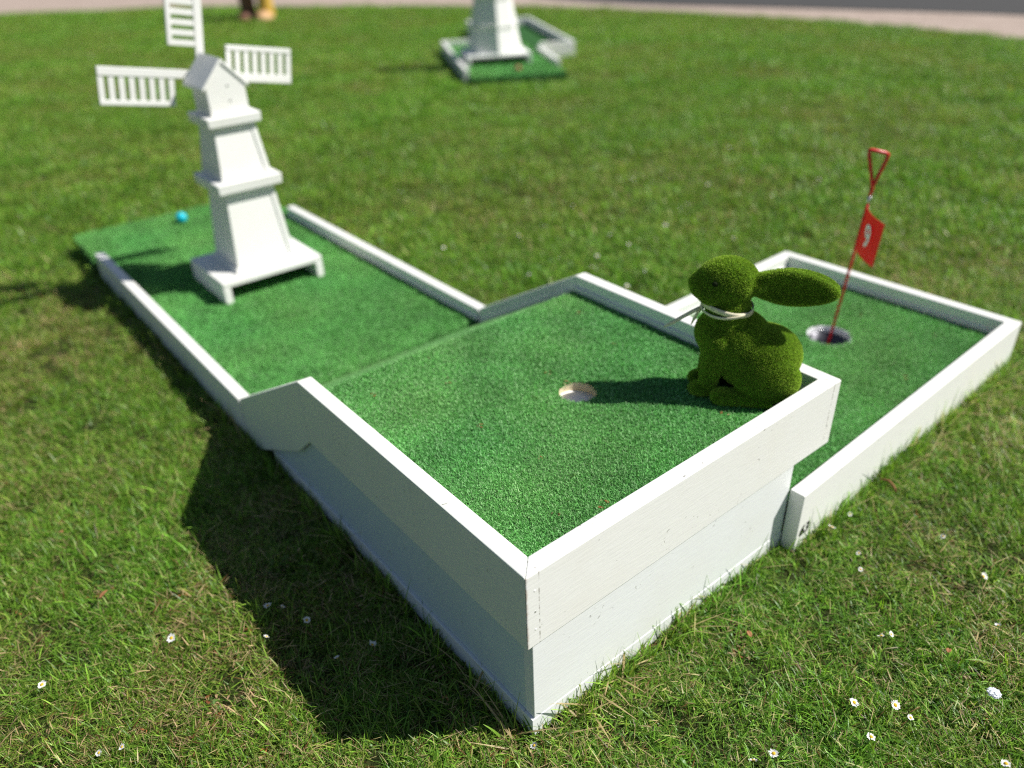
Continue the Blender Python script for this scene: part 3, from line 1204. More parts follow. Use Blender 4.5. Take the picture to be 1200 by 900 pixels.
# ------------------------------------------------------------------ rabbit
def build_rabbit():
    parts = bmesh.new()

    def ell(c, r, rot=(0, 0, 0), sub=3):
        m = Matrix.Translation(Vector(c)) @ Euler(rot).to_matrix().to_4x4() @ Matrix.Diagonal((*r, 1))
        bmesh.ops.create_icosphere(parts, subdivisions=sub, radius=1.0, matrix=m)

    def cap(p, q, r0, r1, n=7):
        p, q = Vector(p), Vector(q)
        for i in range(n):
            s = i / (n - 1)
            r = r0 + (r1 - r0) * s
            ell(p.lerp(q, s), (r, r, r), sub=2)
    D = math.radians
    # local axes: +x the way it faces, +y its left, z up
    ell((-0.030, 0, 0.092), (0.082, 0.066, 0.076), (0, D(22), 0))       # rump and back
    ell((0.018, 0, 0.128), (0.066, 0.054, 0.074), (0, D(-12), 0))       # chest
    ell((0.046, 0, 0.148), (0.050, 0.047, 0.054))                       # breast
    cap((0.036, 0, 0.165), (0.040, 0, 0.225), 0.046, 0.041)             # neck
    ell((0.046, 0, 0.266), (0.058, 0.046, 0.053), (0, D(8), 0))         # skull
    ell((0.080, 0, 0.258), (0.034, 0.033, 0.034), (0, D(10), 0))        # muzzle
    ell((0.102, 0, 0.262), (0.014, 0.017, 0.016))                       # nose
    ell((0.072, 0.022, 0.248), (0.028, 0.020, 0.026))
    ell((0.072, -0.022, 0.248), (0.028, 0.020, 0.026))
    for s in (-1, 1):
        ell((-0.046, s * 0.046, 0.062), (0.062, 0.030, 0.060), (0, D(12), 0))     # haunch
        cap((-0.050, s * 0.052, 0.018), (0.026, s * 0.054, 0.017), 0.021, 0.019)   # hind foot
        ell((0.032, s * 0.054, 0.018), (0.026, 0.021, 0.019))
        cap((0.050, s * 0.028, 0.140), (0.060, s * 0.024, 0.060), 0.028, 0.020)    # fore leg
        cap((0.060, s * 0.024, 0.060), (0.064, s * 0.024, 0.020), 0.020, 0.018)
        ell((0.076, s * 0.024, 0.017), (0.024, 0.019, 0.017))
    # ears: flat leaf shapes swept straight back
    for s in (-1, 1):
        bm2 = bmesh.new()
        bmesh.ops.create_icosphere(bm2, subdivisions=4, radius=1.0)
        for v in bm2.verts:
            u, w, h = v.co.x, v.co.y, v.co.z
            taper = 1.0 - 0.15 * max(0, u) ** 2 - 0.38 * max(0, -u) ** 1.5
            rr = u * u + h * h
            th = w * 0.017
            if w * s > 0:
                th -= s * 0.015 * max(0, 1 - rr / 0.72) 
            v.co = Vector((-u * 0.090, th + 0.006 * s * u * u, h * 0.040 * taper))
        m = Matrix.Translation((-0.064 - (0.008 if s < 0 else 0), s * 0.012, 0.262 - (0.009 if s < 0 else 0))) @ Euler((D(-6 * s), D(-5), D(-s * 2))).to_matrix().to_4x4()
        bm2.transform(m)
        tmp = bpy.data.meshes.new('tmp')
        bm2.to_mesh(tmp)
        bm2.free()
        parts.from_mesh(tmp)
        bpy.data.meshes.remove(tmp)
        cap((0.024, s * 0.016, 0.272), (-0.012, s * 0.014, 0.266), 0.014, 0.014, 4)
    me = bpy.data.meshes.new('rabbit_raw')
    parts.to_mesh(me)
    parts.free()
    tmp = bpy.data.objects.new('rabbit_raw', me)
    col.objects.link(tmp)
    md = tmp.modifiers.new('r', 'REMESH')
    md.mode = 'VOXEL'
    md.voxel_size = 0.0034
    sm = tmp.modifiers.new('s', 'SMOOTH')
    sm.factor = 0.5
    sm.iterations = 5
    bpy.context.view_layer.update()
    body = bpy.data.meshes.new_from_object(tmp.evaluated_get(bpy.context.evaluated_depsgraph_get()))
    bpy.data.objects.remove(tmp)
    body.name = 'rabbit_body'
    body.polygons.foreach_set('use_smooth', [True] * len(body.polygons))
    body.materials.clear()
    body.materials.append(M_RABBIT)
    FACE = math.radians(131)
    t = thing('rabbit_ornament', 'green flocked rabbit ornament with long ears swept back and cream neck ribbon', 'rabbit', (0.634, 0.136, BT + 0.003), FACE)
    t.scale = (0.93, 0.86, 0.835)
    b = link(bpy.data.objects.new('body', body), t)
    # flocking: short fibres over the whole skin
    body.calc_loop_triangles()
    nv = len(body.vertices)
    co = np.empty(nv * 3, np.float32)
    body.vertices.foreach_get('co', co)
    co = co.reshape(-1, 3)
    no = np.empty(nv * 3, np.float32)
    body.vertices.foreach_get('normal', no)
    no = no.reshape(-1, 3)
    nt_ = len(body.loop_triangles)
    tri = np.empty(nt_ * 3, np.int32)
    body.loop_triangles.foreach_get('vertices', tri)
    tri = tri.reshape(-1, 3)
    A, B, C = co[tri[:, 0]], co[tri[:, 1]], co[tri[:, 2]]
    area = 0.5 * np.linalg.norm(np.cross(B - A, C - A), axis=1)
    n = 230000
    pick = rng.choice(nt_, n, p=area / area.sum())
    r1, r2 = rng.random(n), rng.random(n)
    k = r1 + r2 > 1
    r1[k], r2[k] = 1 - r1[k], 1 - r2[k]
    r1, r2 = r1[:, None], r2[:, None]
    P = A[pick] * (1 - r1 - r2) + B[pick] * r1 + C[pick] * r2
    Nn = no[tri[pick, 0]] * (1 - r1 - r2) + no[tri[pick, 1]] * r1 + no[tri[pick, 2]] * r2
    keep = P[:, 2] > 0.001
    P, Nn = P[keep], Nn[keep]
    n = len(P)
    Nn += rng.normal(0, 0.32, (n, 3))
    Nn /= np.linalg.norm(Nn, axis=1)[:, None]
    S = np.cross(Nn, rng.normal(0, 1, (n, 3)))
    S /= np.linalg.norm(S, axis=1)[:, None] + 1e-9
    L = rng.uniform(0.0018, 0.0034, n)[:, None]
    w = rng.uniform(0.00035, 0.00055, n)[:, None]
    V = np.stack([P - S * w, P + S * w, P + Nn * L + S * w * 0.4, P + Nn * L - S * w * 0.4], 1).reshape(-1, 3)
    cols = np.array([0.39, 0.60, 0.06]) * rng.uniform(0.5, 1.35, (n, 1))
    yel = rng.random(n) < 0.2
    cols[yel] = np.array([0.36, 0.48, 0.07]) * rng.uniform(0.7, 1.2, (yel.sum(), 1))
    cc = np.repeat(cols, 4, axis=0).reshape(n, 4, 3).copy()
    cc = cc.reshape(-1, 3)
    me = mesh_np('flock_fibres', V, np.arange(n * 4, dtype=np.int32), np.full(n, 4, np.int32), M_FLOCK, cc)
    f = link(bpy.data.objects.new('flock_fibres', me), t)
    f['kind'] = 'stuff'
    for s in (-1, 1):
        bm = bmesh.new()
        bmesh.ops.create_icosphere(bm, subdivisions=3, radius=0.0055)
        o = finish('eye', bm, M_EYE, t, smooth=True)
        o.location = (0.071, s * 0.0418, 0.277)
        o.scale = (1, 0.7, 1)
    # raffia ribbon round the neck: two crossing bands, a knot and loose ends
    def band(z0, tilt, ph, w, r, name='ribbon'):
        bm = bmesh.new()
        m = 48
        A_, B_ = [], []
        for i in range(m):
            a = 2 * math.pi * i / m
            x = 0.040 + (r + 0.001 * math.sin(3 * a + ph)) * math.cos(a)
            y = (r - 0.002) * math.sin(a)
            z = z0 + tilt * math.cos(a) + 0.003 * math.sin(a * 2 + ph)
            A_.append(bm.verts.new((x, y, z - w / 2)))
            B_.append(bm.verts.new((x * 1.0, y, z + w / 2)))
        for i in range(m):
            j = (i + 1) % m
            bm.faces.new((A_[i], A_[j], B_[j], B_[i]))
        o = finish(name, bm, M_RIBBON, t, smooth=True)
        sd = o.modifiers.new('thick', 'SOLIDIFY')
        sd.thickness = 0.0008
        return o
    band(0.213, 0.005, 0.4, 0.0115, 0.0485)
    band(0.206, -0.002, 2.2, 0.0060, 0.0495)

    def ribbon_end(pts, w):
        bm = bmesh.new()
        rows = []
        for i, p in enumerate(pts):
            p = Vector(p)
            d = (Vector(pts[min(i + 1, len(pts) - 1)]) - Vector(pts[max(i - 1, 0)])).normalized()
            s = d.cross(Vector((0.2, 1, 0.1))).normalized() * (w * (0.5 if i < len(pts) - 1 else 0.2))
            rows.append((bm.verts.new(p - s), bm.verts.new(p + s)))
        for a, b_ in zip(rows, rows[1:]):
            bm.faces.new((a[0], a[1], b_[1], b_[0]))
        o = finish('ribbon_end', bm, M_RIBBON, t, smooth=True)
        sd = o.modifiers.new('thick', 'SOLIDIFY')
        sd.thickness = 0.0008
    ribbon_end([(0.087, 0.006, 0.208), (0.103, 0.010, 0.199), (0.122, 0.013, 0.186), (0.141, 0.016, 0.172), (0.156, 0.018, 0.162)], 0.0080)
    ribbon_end([(0.087, 0.002, 0.206), (0.094, 0.000, 0.192), (0.099, -0.002, 0.176), (0.104, -0.004, 0.160)], 0.0060)
    bm = bmesh.new()
    bmesh.ops.create_icosphere(bm, subdivisions=2, radius=0.006)
    o = finish('ribbon_knot', bm, M_RIBBON, t, smooth=True)
    o.location = (0.087, 0.004, 0.208)
    o.scale = (0.8, 1.3, 0.9)


build_rabbit()


# ------------------------------------------------------------------ second course far back
def build_far_course():
    W = M_WHITE_FAR
    t = thing('zigzag_golf_course', 'far zigzag green golf course with white rails and tower on it', 'golf course', (3.5, 4.6, 0))
    O = Vector((3.5, 4.6))
    # first leg (tee) and second leg, outline corners in world metres
    a0, a1 = Vector((2.955, 4.17)), Vector((3.625, 3.81))       # tee mat front edge
    u = (a1 - a0).normalized()                                 # across
    d = Vector((-u.y, u.x))                                    # along
    LW = (a1 - a0).length

    def W2(s, k):                                              # across s, along k
        return a0 + u * s + d * k - O

    def rail(p, q, zt=0.098):
        n = (q - p).normalized()
        m = Vector((-n.y, n.x)) * 0.030
        prism('rail_board', [tuple(p), tuple(q), tuple(q + m), tuple(p + m)], -0.03, zt, W, t)

    def turf(poly, z, nm='turf_sheet'):
        prism(nm, [tuple(p) for p in poly], -0.02, z, M_TURFBASE, t, bevel=0)
    L1 = 1.70
    turf([W2(0.031, 0.0), W2(LW - 0.031, 0.0), W2(LW - 0.031, L1 - 0.031), W2(0.031, L1 - 0.031)], 0.056)
    rail(W2(0.030, 0.16), W2(0.030, L1))
    rail(W2(LW, 0.34), W2(LW, L1 - 0.66))
    rail(W2(0.031, L1 - 0.030), W2(0.42, L1 - 0.030))
    # second leg, shifted to the right and going on
    s0, s1, k0, k1 = 0.40, 1.06, L1 - 0.66, L1 + 1.2
    turf([W2(LW + 0.001, k0 + 0.031), W2(s1 - 0.031, k0 + 0.031), W2(s1 - 0.031, L1 - 0.03), W2(LW + 0.001, L1 - 0.03)], 0.054)
    turf([W2(s0 + 0.031, L1 - 0.029), W2(s1 - 0.031, L1 - 0.029), W2(s1 - 0.031, k1 - 0.031), W2(s0 + 0.031, k1 - 0.031)], 0.052)
    rail(W2(LW + 0.001, k0), W2(s1, k0), 0.12)
    rail(W2(s1, k0 + 0.031), W2(s1, k1), 0.12)
    rail(W2(s0 + 0.030, L1 + 0.002), W2(s0 + 0.030, k1), 0.12)
    rail(W2(s0 + 0.031, k1 - 0.03), W2(s1 - 0.031, k1 - 0.03), 0.12)

    def smp(n):
        s = rng.uniform(0.036, LW - 0.036, n)
        k = rng.uniform(0.004, L1 - 0.04, n)
        return np.stack([a0.x + u.x * s + d.x * k, a0.y + u.y * s + d.y * k], 1)
    turf_fibres(t, smp, lambda x, y: np.full_like(x, 0.056), 14000, TURF_FAR, 1.0, 1.5)
    # tower on the tee leg
    c = a0 + u * (LW * 0.5 - 0.06) + d * 0.72
    ang = math.atan2(u.y, u.x)
    w = thing('golf_tower', 'tapering white wooden tower standing on the far zigzag course', 'tower', (c.x, c.y, 0.056), ang)
    hx = 0.25
    box('base_slab', -hx, hx, -0.22, 0.22, 0.056, 0.076, W, w, bevel=0.003)
    box('base_side', -hx, -hx + 0.024, -0.22, 0.22, 0, 0.0555, W, w)
    box('base_side', hx - 0.024, hx, -0.22, 0.22, 0, 0.0555, W, w)
    z, r = 0.0764, 0.215
    for i in range(4):
        h = 0.20
        r1 = r - 0.034
        bm = bmesh.new()
        bm_lathe(bm, [(0, 0), (r, 0), (r1, h - 0.026), (0, h - 0.026)], 8, 0, 0, z)
        o = finish('tower_tier', bm, W, w)
        bm = bmesh.new()
        bm_lathe(bm, [(0, 0), (r1 + 0.008, 0), (r1 + 0.008, 0.025), (0, 0.025)], 8, 0, 0, z + h - 0.0255)
        o = finish('tower_band', bm, W, w)
        z += h
        r = r1
    bm = bmesh.new()
    bm_lathe(bm, [(0, 0), (r + 0.02, 0), (0.02, 0.14), (0, 0.145)], 8, 0, 0, z)
    finish('tower_roof', bm, W, w)
    b = a0 + u * (LW * 0.52) + d * 0.16
    ball('golf_ball', 'dull red golf ball on the far zigzag course tee', (b.x, b.y, 0.056 + 0.0213 + 0.004), M_BALLR)
    return a0, u, d, LW, L1, s0, s1, k0, k1


FAR = build_far_course()


# ------------------------------------------------------------------ painted figure at the lawn edge
def build_figure():
    t = thing('painted_figure', 'out-of-focus red-brown and yellow painted garden figure near gravel path', 'garden figure', (3.83, 9.80, 0), math.radians(-52))

    def lathe_part(name, prof, cx, cy, mat, sy=1.0):
        bm = bmesh.new()
        bm_lathe(bm, prof, 20)
        o = finish(name, bm, mat, t, smooth=True)
        o.location = (cx, cy, 0)
        o.scale = (1, sy, 1)
        return o
    lathe_part('leg', [(0, 0), (0.10, 0), (0.105, 0.05), (0.092, 0.14), (0.098, 0.30), (0.11, 0.44), (0, 0.46)], -0.13, 0.0, M_BROWN)
    lathe_part('leg', [(0, 0), (0.085, 0), (0.10, 0.05), (0.092, 0.14), (0.098, 0.30), (0.11, 0.44), (0, 0.46)], 0.12, 0.0, M_YELLOW)
    for x, m in ((-0.13, M_BROWN), (0.12, M_HAND)):
        bm = bmesh.new()
        bmesh.ops.create_icosphere(bm, subdivisions=3, radius=1.0)
        for v in bm.verts:
            v.co = Vector((v.co.x * 0.105, v.co.y * 0.16 - 0.06, max(v.co.z, -0.3) * 0.085 + 0.0255))
        o = finish('boot', bm, m, t, smooth=True)
        o.location = (x, 0, 0)
    lathe_part('torso', [(0, 0.42), (0.24, 0.44), (0.27, 0.56), (0.25, 0.74), (0.17, 0.90), (0.09, 0.94), (0, 0.95)], 0, 0, M_BROWN, 0.75)
    for s in (-1, 1):
        bm = bmesh.new()
        bm_tube(bm, [(s * 0.19, 0, 0.84), (s * 0.28, -0.02, 0.70), (s * 0.27, -0.10, 0.56)], [0.06, 0.055, 0.05], 12)
        finish('arm', bm, M_BROWN, t, smooth=True)
    lathe_part('head', [(0, 0.93), (0.07, 0.93), (0.13, 1.00), (0.14, 1.08), (0.11, 1.17), (0, 1.21)], 0, 0, M_HAND)
    lathe_part('hat', [(0.175, 1.10), (0.16, 1.12), (0.10, 1.28), (0.03, 1.46), (0, 1.48)], 0, 0, M_YELLOW)


build_figure()

# ------------------------------------------------------------------ keep-out areas for the grass
a0, u_, d_, LW_, L1_, s0_, s1_, k0_, k1_ = FAR


def blocked(x, y, m=0.0):
    b = (x > -m) & (x < BX + m) & (y > -m) & (y < RY + 0.02)
    b |= (x > -m) & (x < BW + m) & (y > RY - 0.05) & (y < TEE + m)
    b |= (x > GS[0] - m) & (x < GC2[0] + m) & (y > GS[1] - m + (x - GS[0]) * 0.0306) & (y < GC1[1] + m)
    s = (x - a0.x) * u_.x + (y - a0.y) * u_.y
    k = (x - a0.x) * d_.x + (y - a0.y) * d_.y
    b |= (s > 0) & (s < LW_) & (k > 0) & (k < L1_)
    b |= (s > s0_) & (s < s1_) & (k > k0_) & (k < k1_)
    return b


EX = np.array([p[0] for p in edge_s])
EY = np.array([p[1] for p in edge_s])


def on_path(x, y):
    # outside the lawn polygon (closed far away on the camera side)
    px = np.append(EX, [-60.0])
    py = np.append(EY, [-40.0])
    inside = np.zeros(len(x), bool)
    n = len(px)
    j = n - 1
    for i in range(n):
        c = ((py[i] > y) != (py[j] > y)) & (x < (px[j] - px[i]) * (y - py[i]) / (py[j] - py[i] + 1e-12) + px[i])
        inside ^= c
        j = i
    return ~inside


def in_view(x, y, z=0.0, margin=0.10):
    dx, dy, dz = x - CAM_POS.x, y - CAM_POS.y, z - CAM_POS.z
    dep = dx * F_.x + dy * F_.y + dz * F_.z
    uu = (dx * R_.x + dy * R_.y + dz * R_.z) / np.maximum(dep, 1e-3)
    vv = (dx * U_.x + dy * U_.y + dz * U_.z) / np.maximum(dep, 1e-3)
    return (dep > 0.1) & (np.abs(uu) < 0.659 + margin + 0.25 / np.maximum(dep, .3)) & (vv > -0.494 - margin - 0.2) & (vv < 0.494 + margin + 0.05), dep


# ------------------------------------------------------------------ grass
def grass_variants(k, n, rad, lmin, lmax, w, straw, segs=3, up=0.55):
    out = []
    for q in range(k):
        base = np.zeros((n, 3))
        rr = rad * np.sqrt(rng.random(n))
        th = rng.uniform(0, 2 * math.pi, n)
        base[:, 0], base[:, 1] = rr * np.cos(th), rr * np.sin(th)
        base[:, 2] = -0.003
        az = rng.uniform(0, 2 * math.pi, n)
        L = rng.uniform(lmin, lmax, n) * rng.choice([0.6, 0.8, 1.0, 1.15], n)
        wd = w * rng.uniform(0.6, 1.2, n) * rng.choice([0.8, 1.0, 1.0, 1.7], n)
        lean = np.abs(rng.normal(up, 0.35, n))
        curl = rng.normal(0.75, 0.55, n)
        hue = rng.random(n)[:, None]
        cols = (1 - hue) * np.array([0.055, 0.155, 0.012]) + hue * np.array([0.25, 0.44, 0.055])
        cols = cols * rng.uniform(0.55, 1.4, (n, 1))
        yl = rng.random(n) < 0.16
        cols[yl] = np.array([0.36, 0.46, 0.09]) * rng.uniform(0.7, 1.1, (yl.sum(), 1))
        st = rng.random(n) < straw
        cols[st] = np.array([0.56, 0.45, 0.24]) * rng.uniform(0.45, 1.15, (st.sum(), 1))
        br = rng.random(n) < straw * 0.35
        cols[br] = np.array([0.17, 0.085, 0.035]) * rng.uniform(0.6, 1.2, (br.sum(), 1))
        dead = st | br
        lean[dead] = rng.uniform(1.0, 1.5, dead.sum())
        curl[dead] = rng.normal(0.1, 0.35, dead.sum())
        wd[dead] *= 0.7
        base[dead, 2] += rng.uniform(0.004, 0.014, dead.sum())
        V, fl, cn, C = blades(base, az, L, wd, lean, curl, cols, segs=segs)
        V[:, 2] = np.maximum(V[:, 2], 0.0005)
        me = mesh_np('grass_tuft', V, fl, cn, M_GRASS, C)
        out.append(bpy.data.objects.new('grass_tuft', me))
    return out


def grass_layer(name, variants, nstraw, P, base_scale, label):
    n = len(P)
    x, y = P[:, 0], P[:, 1]
    fade = np.clip((11 - np.hypot(x - 1, y - 2)) / 3, 0, 1)
    pts = np.stack([x, y, ground_z(x, y) * fade - 0.006 * (1 - fade)], 1)
    rot = np.zeros((n, 3))
    rot[:, 2] = rng.uniform(0, 2 * math.pi, n)
    rot[:, 0] = rng.normal(0, 0.12, n)
    rot[:, 1] = rng.normal(0, 0.12, n)
    big = vnoise(x, y, 1.3, 31) * 0.5 + vnoise(x, y, 3.7, 32) * 0.3 + vnoise(x, y, 11, 33) * 0.2
    dry = vnoise(x, y, 2.1, 41) * 0.45 + vnoise(x, y, 6.5, 42) * 0.35 + vnoise(x, y, 17, 43) * 0.2
    sc = base_scale * (0.72 + 0.65 * big) * rng.uniform(0.75, 1.25, n)
    scale = np.stack([sc, sc, sc * rng.uniform(0.8, 1.15, n)], 1)
    # straw-rich tufts where it is dry
    p_straw = np.clip((dry - 0.46) * 2.6, 0.05, 0.55)
    isdry = rng.random(n) < p_straw
    ng = len(variants) - nstraw
    idx = np.where(isdry, ng + rng.integers(0, nstraw, n), rng.integers(0, ng, n))
    v = 0.80 + 0.40 * rng.random(n)
    tint = np.stack([v * (0.76 + 0.55 * dry), v * (0.97 + 0.24 * big), v * (0.70 + 0.5 * dry)], 1)
    o = instancer(name, pts, rot, scale, idx, tint, variants)
    o['label'] = label
    return o


VG_NEAR = grass_variants(9, 100, 0.032, 0.012, 0.034, 0.0016, 0.06, 4, 0.65) + grass_variants(5, 100, 0.034, 0.012, 0.032, 0.0015, 0.17, 4, 0.9)
VG_FAR = grass_variants(6, 110, 0.085, 0.020, 0.042, 0.0034, 0.04, 3, 0.65) + grass_variants(4, 110, 0.085, 0.020, 0.038, 0.0032, 0.15, 3, 0.85)


BARE = []
for px_, py_, r_b in ((872, 738, 0.026), (866, 762, 0.020), (118, 688, 0.020), (1128, 792, 0.022), (330, 660, 0.02), (1108, 740, 0.016), (250, 830, 0.018)):
    dd = F_ + R_ * ((px_ - 600) / 910.25) + U_ * ((450 - py_) / 910.25)
    kk = -CAM_POS.z / dd.z
    BARE.append((CAM_POS.x + dd.x * kk, CAM_POS.y + dd.y * kk, r_b))


def scatter_near():
    n = 60000
    x = rng.uniform(-2.3, 3.6, n)
    y = rng.uniform(-1.4, 4.2, n)
    ok, dep = in_view(x, y)
    bare = vnoise(x, y, 7.0, 51) * 0.6 + vnoise(x, y, 15.0, 52) * 0.4
    keep = ok & ~blocked(x, y, 0.004) & (dep < 3.1)
    keep &= rng.random(n) < np.clip(1.25 - (dep - 1.2) * 0.35, 0.35, 1)
    keep &= (bare < 0.74) | (rng.random(n) < 0.35)
    for bx, by, br in BARE:
        keep &= (np.hypot(x - bx, y - by) > br * rng.uniform(0.7, 1.3, n)) | (rng.random(n) < 0.12)
    return np.stack([x[keep], y[keep]], 1)


def scatter_far():
    n = 130000
    x = rng.uniform(-6, 9, n)
    y = rng.uniform(-2.5, 16, n)
    ok, dep = in_view(x, y)
    keep = ok & ~blocked(x, y, 0.05) & ~on_path(x, y) & (dep > 2.6)
    return np.stack([x[keep], y[keep]], 1)


def fringe():
    # longer blades left standing against the boards where the mower cannot reach
    P = []
    def line(a, b, n, off):
        s = rng.random(n)
        a, b = np.array(a), np.array(b)
        d = (b - a) / np.linalg.norm(b - a)
        nr = np.array([d[1], -d[0]])
        P.append(a + (b - a) * s[:, None] + nr * np.abs(rng.normal(0.006, off, n))[:, None])
    line((0, 0), (BX, 0), 95, 0.014)
    line((0, RY), (0, 0), 120, 0.014)
    line(GS, GC2, 170, 0.014)
    line((0, TEE), (0, RY), 70, 0.02)
    line(GC2, GC1, 40, 0.02)
    return np.concatenate(P)


grass_layer('near_grass', VG_NEAR, 5, scatter_near(), 1.0, 'short sunlit lawn grass with dry straw around the course')
grass_layer('far_grass', VG_FAR, 4, scatter_far(), 1.0, 'soft distant lawn grass running back to the gravel path')
VG_TALL = grass_variants(6, 9, 0.012, 0.040, 0.075, 0.0024, 0.06, 5, 0.30)
grass_layer('edge_grass', VG_TALL, 1, fringe(), 1.0, 'longer grass blades standing against the white boards')


def litter_variants():
    out = []
    for q in range(10):
        green = q < 5
        n = 3
        Vs, Fs, Cs, K = [], [], [], []
        off = 0
        for i in range(n):
            L = rng.uniform(0.004, 0.009)
            w = L * rng.uniform(0.25, 0.5)
            a = rng.uniform(0, 6.28)
            c, s_ = math.cos(a), math.sin(a)
            ox, oy, oz = rng.normal(0, 0.010), rng.normal(0, 0.010), rng.uniform(0.006, 0.020)
            tl = rng.normal(0, 0.4)
            prof = [(-1, 0.15), (-0.4, 0.9), (0.3, 1.0), (1, 0.2)]
            vs = []
            for t_, k_ in prof:
                for sg in (-1, 1):
                    lx, ly = t_ * L, sg * w * k_
                    vs.append((ox + lx * c - ly * s_, oy + lx * s_ + ly * c, oz + lx * math.sin(tl) + 0.0012 * (1 - t_ * t_) + 0.3 * abs(ly)))
            Vs += vs
            for j in range(3):
                Fs += [off + 2 * j, off + 2 * j + 1, off + 2 * j + 3, off + 2 * j + 2]
                K.append(4)
            base = np.array([0.10, 0.21, 0.04]) if green else (np.array([0.36, 0.15, 0.06]) if rng.random() < 0.5 else np.array([0.46, 0.34, 0.19]))
            Cs += [tuple(base * rng.uniform(0.6, 1.25))] * 8
            off += 8
        me = mesh_np('leaf_bits', np.array(Vs), np.array(Fs), np.array(K), M_GRASS, np.array(Cs))
        out.append(bpy.data.objects.new('leaf_bits', me))
    return out


def litter_points():
    n = 5000
    x = rng.uniform(-2.0, 2.6, n)
    y = rng.uniform(-1.2, 2.6, n)
    ok, dep = in_view(x, y)
    keep = ok & ~blocked(x, y, 0.012) & (dep < 2.2)
    P = [np.stack([x[keep], y[keep]], 1)]
    for bx, by, br in BARE:
        m = 14
        P.append(np.stack([rng.normal(bx, br * 0.6, m), rng.normal(by, br * 0.6, m)], 1))
    return np.concatenate(P)


grass_layer('leaf_litter', litter_variants(), 5, litter_points(), 0.62, 'small brown leaf bits and broad weed leaves scattered in grass')

# dry thatch where the turf has worn through
_b = np.concatenate([np.stack([rng.normal(bx, br * 0.55, 34), rng.normal(by, br * 0.55, 34)], 1) for bx, by, br in BARE])
_n = len(_b)
_r = np.zeros((_n, 3))
_r[:, 2] = rng.uniform(0, 6.28, _n)
_s = np.stack([rng.uniform(0.25, 0.55, _n)] * 3, 1)
instancer('dry_thatch', np.column_stack([_b, ground_z(_b[:, 0], _b[:, 1])]), _r, _s, rng.integers(5, 10, _n), np.ones((_n, 3)) * 0.8, litter_variants())['label'] = 'red-brown dry thatch on small worn patches of the lawn'
# a few clippings blown onto the artificial turf
_n = 28
_q = np.concatenate([rect_sampler(TH + 0.01, BW - TH - 0.01, TH + 0.01, BL - 0.01)(_n), rect_sampler(0.8, 1.58, 0.06, 0.62)(_n)])
_z = np.concatenate([np.full(_n, BT + 0.0025), np.full(_n, GT + 0.003)])
_r = np.zeros((2 * _n, 3))
_r[:, 2] = rng.uniform(0, 6.28, 2 * _n)
_s = np.stack([rng.uniform(0.3, 0.7, 2 * _n)] * 2 + [np.full(2 * _n, 0.18)], 1)
instancer('grass_clippings', np.column_stack([_q, _z]), _r, _s, rng.integers(2, 10, 2 * _n), np.ones((2 * _n, 3)) * np.array([0.9, 1.0, 1.0]), litter_variants())['label'] = 'tiny dry clippings scattered over the artificial turf'


# ------------------------------------------------------------------ daisies and litter
def px_ground(px, py, z):
    """ground point under a photograph pixel"""
    d = F_ + R_ * ((px - 600) / 910.25) + U_ * ((450 - py) / 910.25)
    k = (z - CAM_POS.z) / d.z
    return CAM_POS + d * k


def daisy_meshes():
    res = []
    for q in range(4):
        n = 17 + q
        bm = bmesh.new()
        for i in range(n):
            a = 2 * math.pi * i / n + random.uniform(-0.08, 0.08)
            L = 0.0072 * random.uniform(0.85, 1.12)
            up = random.uniform(-0.05, 0.35) + (0.35 if q == 3 else 0)
            w = 0.0013
            ca, sa = math.cos(a), math.sin(a)
            rows = []
            for s, ww in ((0.22, 0.55), (0.6, 1.0), (0.88, 0.9), (1.0, 0.35)):
                r = L * s
                z = 0.0006 + r * up * s
                rows.append((bm.verts.new((ca * r - sa * w * ww, sa * r + ca * w * ww, z)), bm.verts.new((ca * r + sa * w * ww, sa * r - ca * w * ww, z + 0.0002))))
            for A, B in zip(rows, rows[1:]):
                bm.faces.new((A[0], A[1], B[1], B[0]))
        o = finish('petals', bm, M_PETAL)
        col.objects.unlink(o)
        bm = bmesh.new()
        bm_lathe(bm, [(0.0027, 0.0), (0.0030, 0.0008), (0.0024, 0.0019), (0.0012, 0.0024), (0, 0.0025)], 14)
        c = finish('flower_centre', bm, M_DISC, smooth=True)
        col.objects.unlink(c)
        res.append((o.data, c.data))
    bm = bmesh.new()
    bm_tube(bm, [(0.004, 0.001, -0.034), (0.001, 0, -0.016), (0, 0, 0.0)], [0.0009, 0.0008, 0.0010], 6)
    s = finish('stem', bm, M_STEM, smooth=True)
    col.objects.unlink(s)
    return res, s.data


DAISY, STEM = daisy_meshes()


def daisy(p, label, group, size=1.0, tilt=0.5, h=0.026):
    x, y = p[0], p[1]
    z = float(ground_z(np.array([x]), np.array([y]))[0]) + h
    t = thing('daisy', label, 'flower', (x, y, z), 0, group)
    # heads lean towards the sun a little
    t.rotation_euler = (random.uniform(-tilt, tilt) + 0.18, random.uniform(-tilt, tilt) + 0.2, random.uniform(0, 6.28))
    t.scale = (size, size, size)
    q = random.randrange(4)
    link(bpy.data.objects.new('petals', DAISY[q][0]), t)
    link(bpy.data.objects.new('flower_centre', DAISY[q][1]), t)
    link(bpy.data.objects.new('stem', STEM), t)


def place(pixels, label, group, size=1.0, h=0.030):
    for (px, py) in pixels:
        p = px_ground(px, py, h)
        if blocked(np.array([p.x]), np.array([p.y]), 0.006)[0]:
            continue
        daisy(p, label, group, size * random.uniform(0.6, 1.1), h=h)


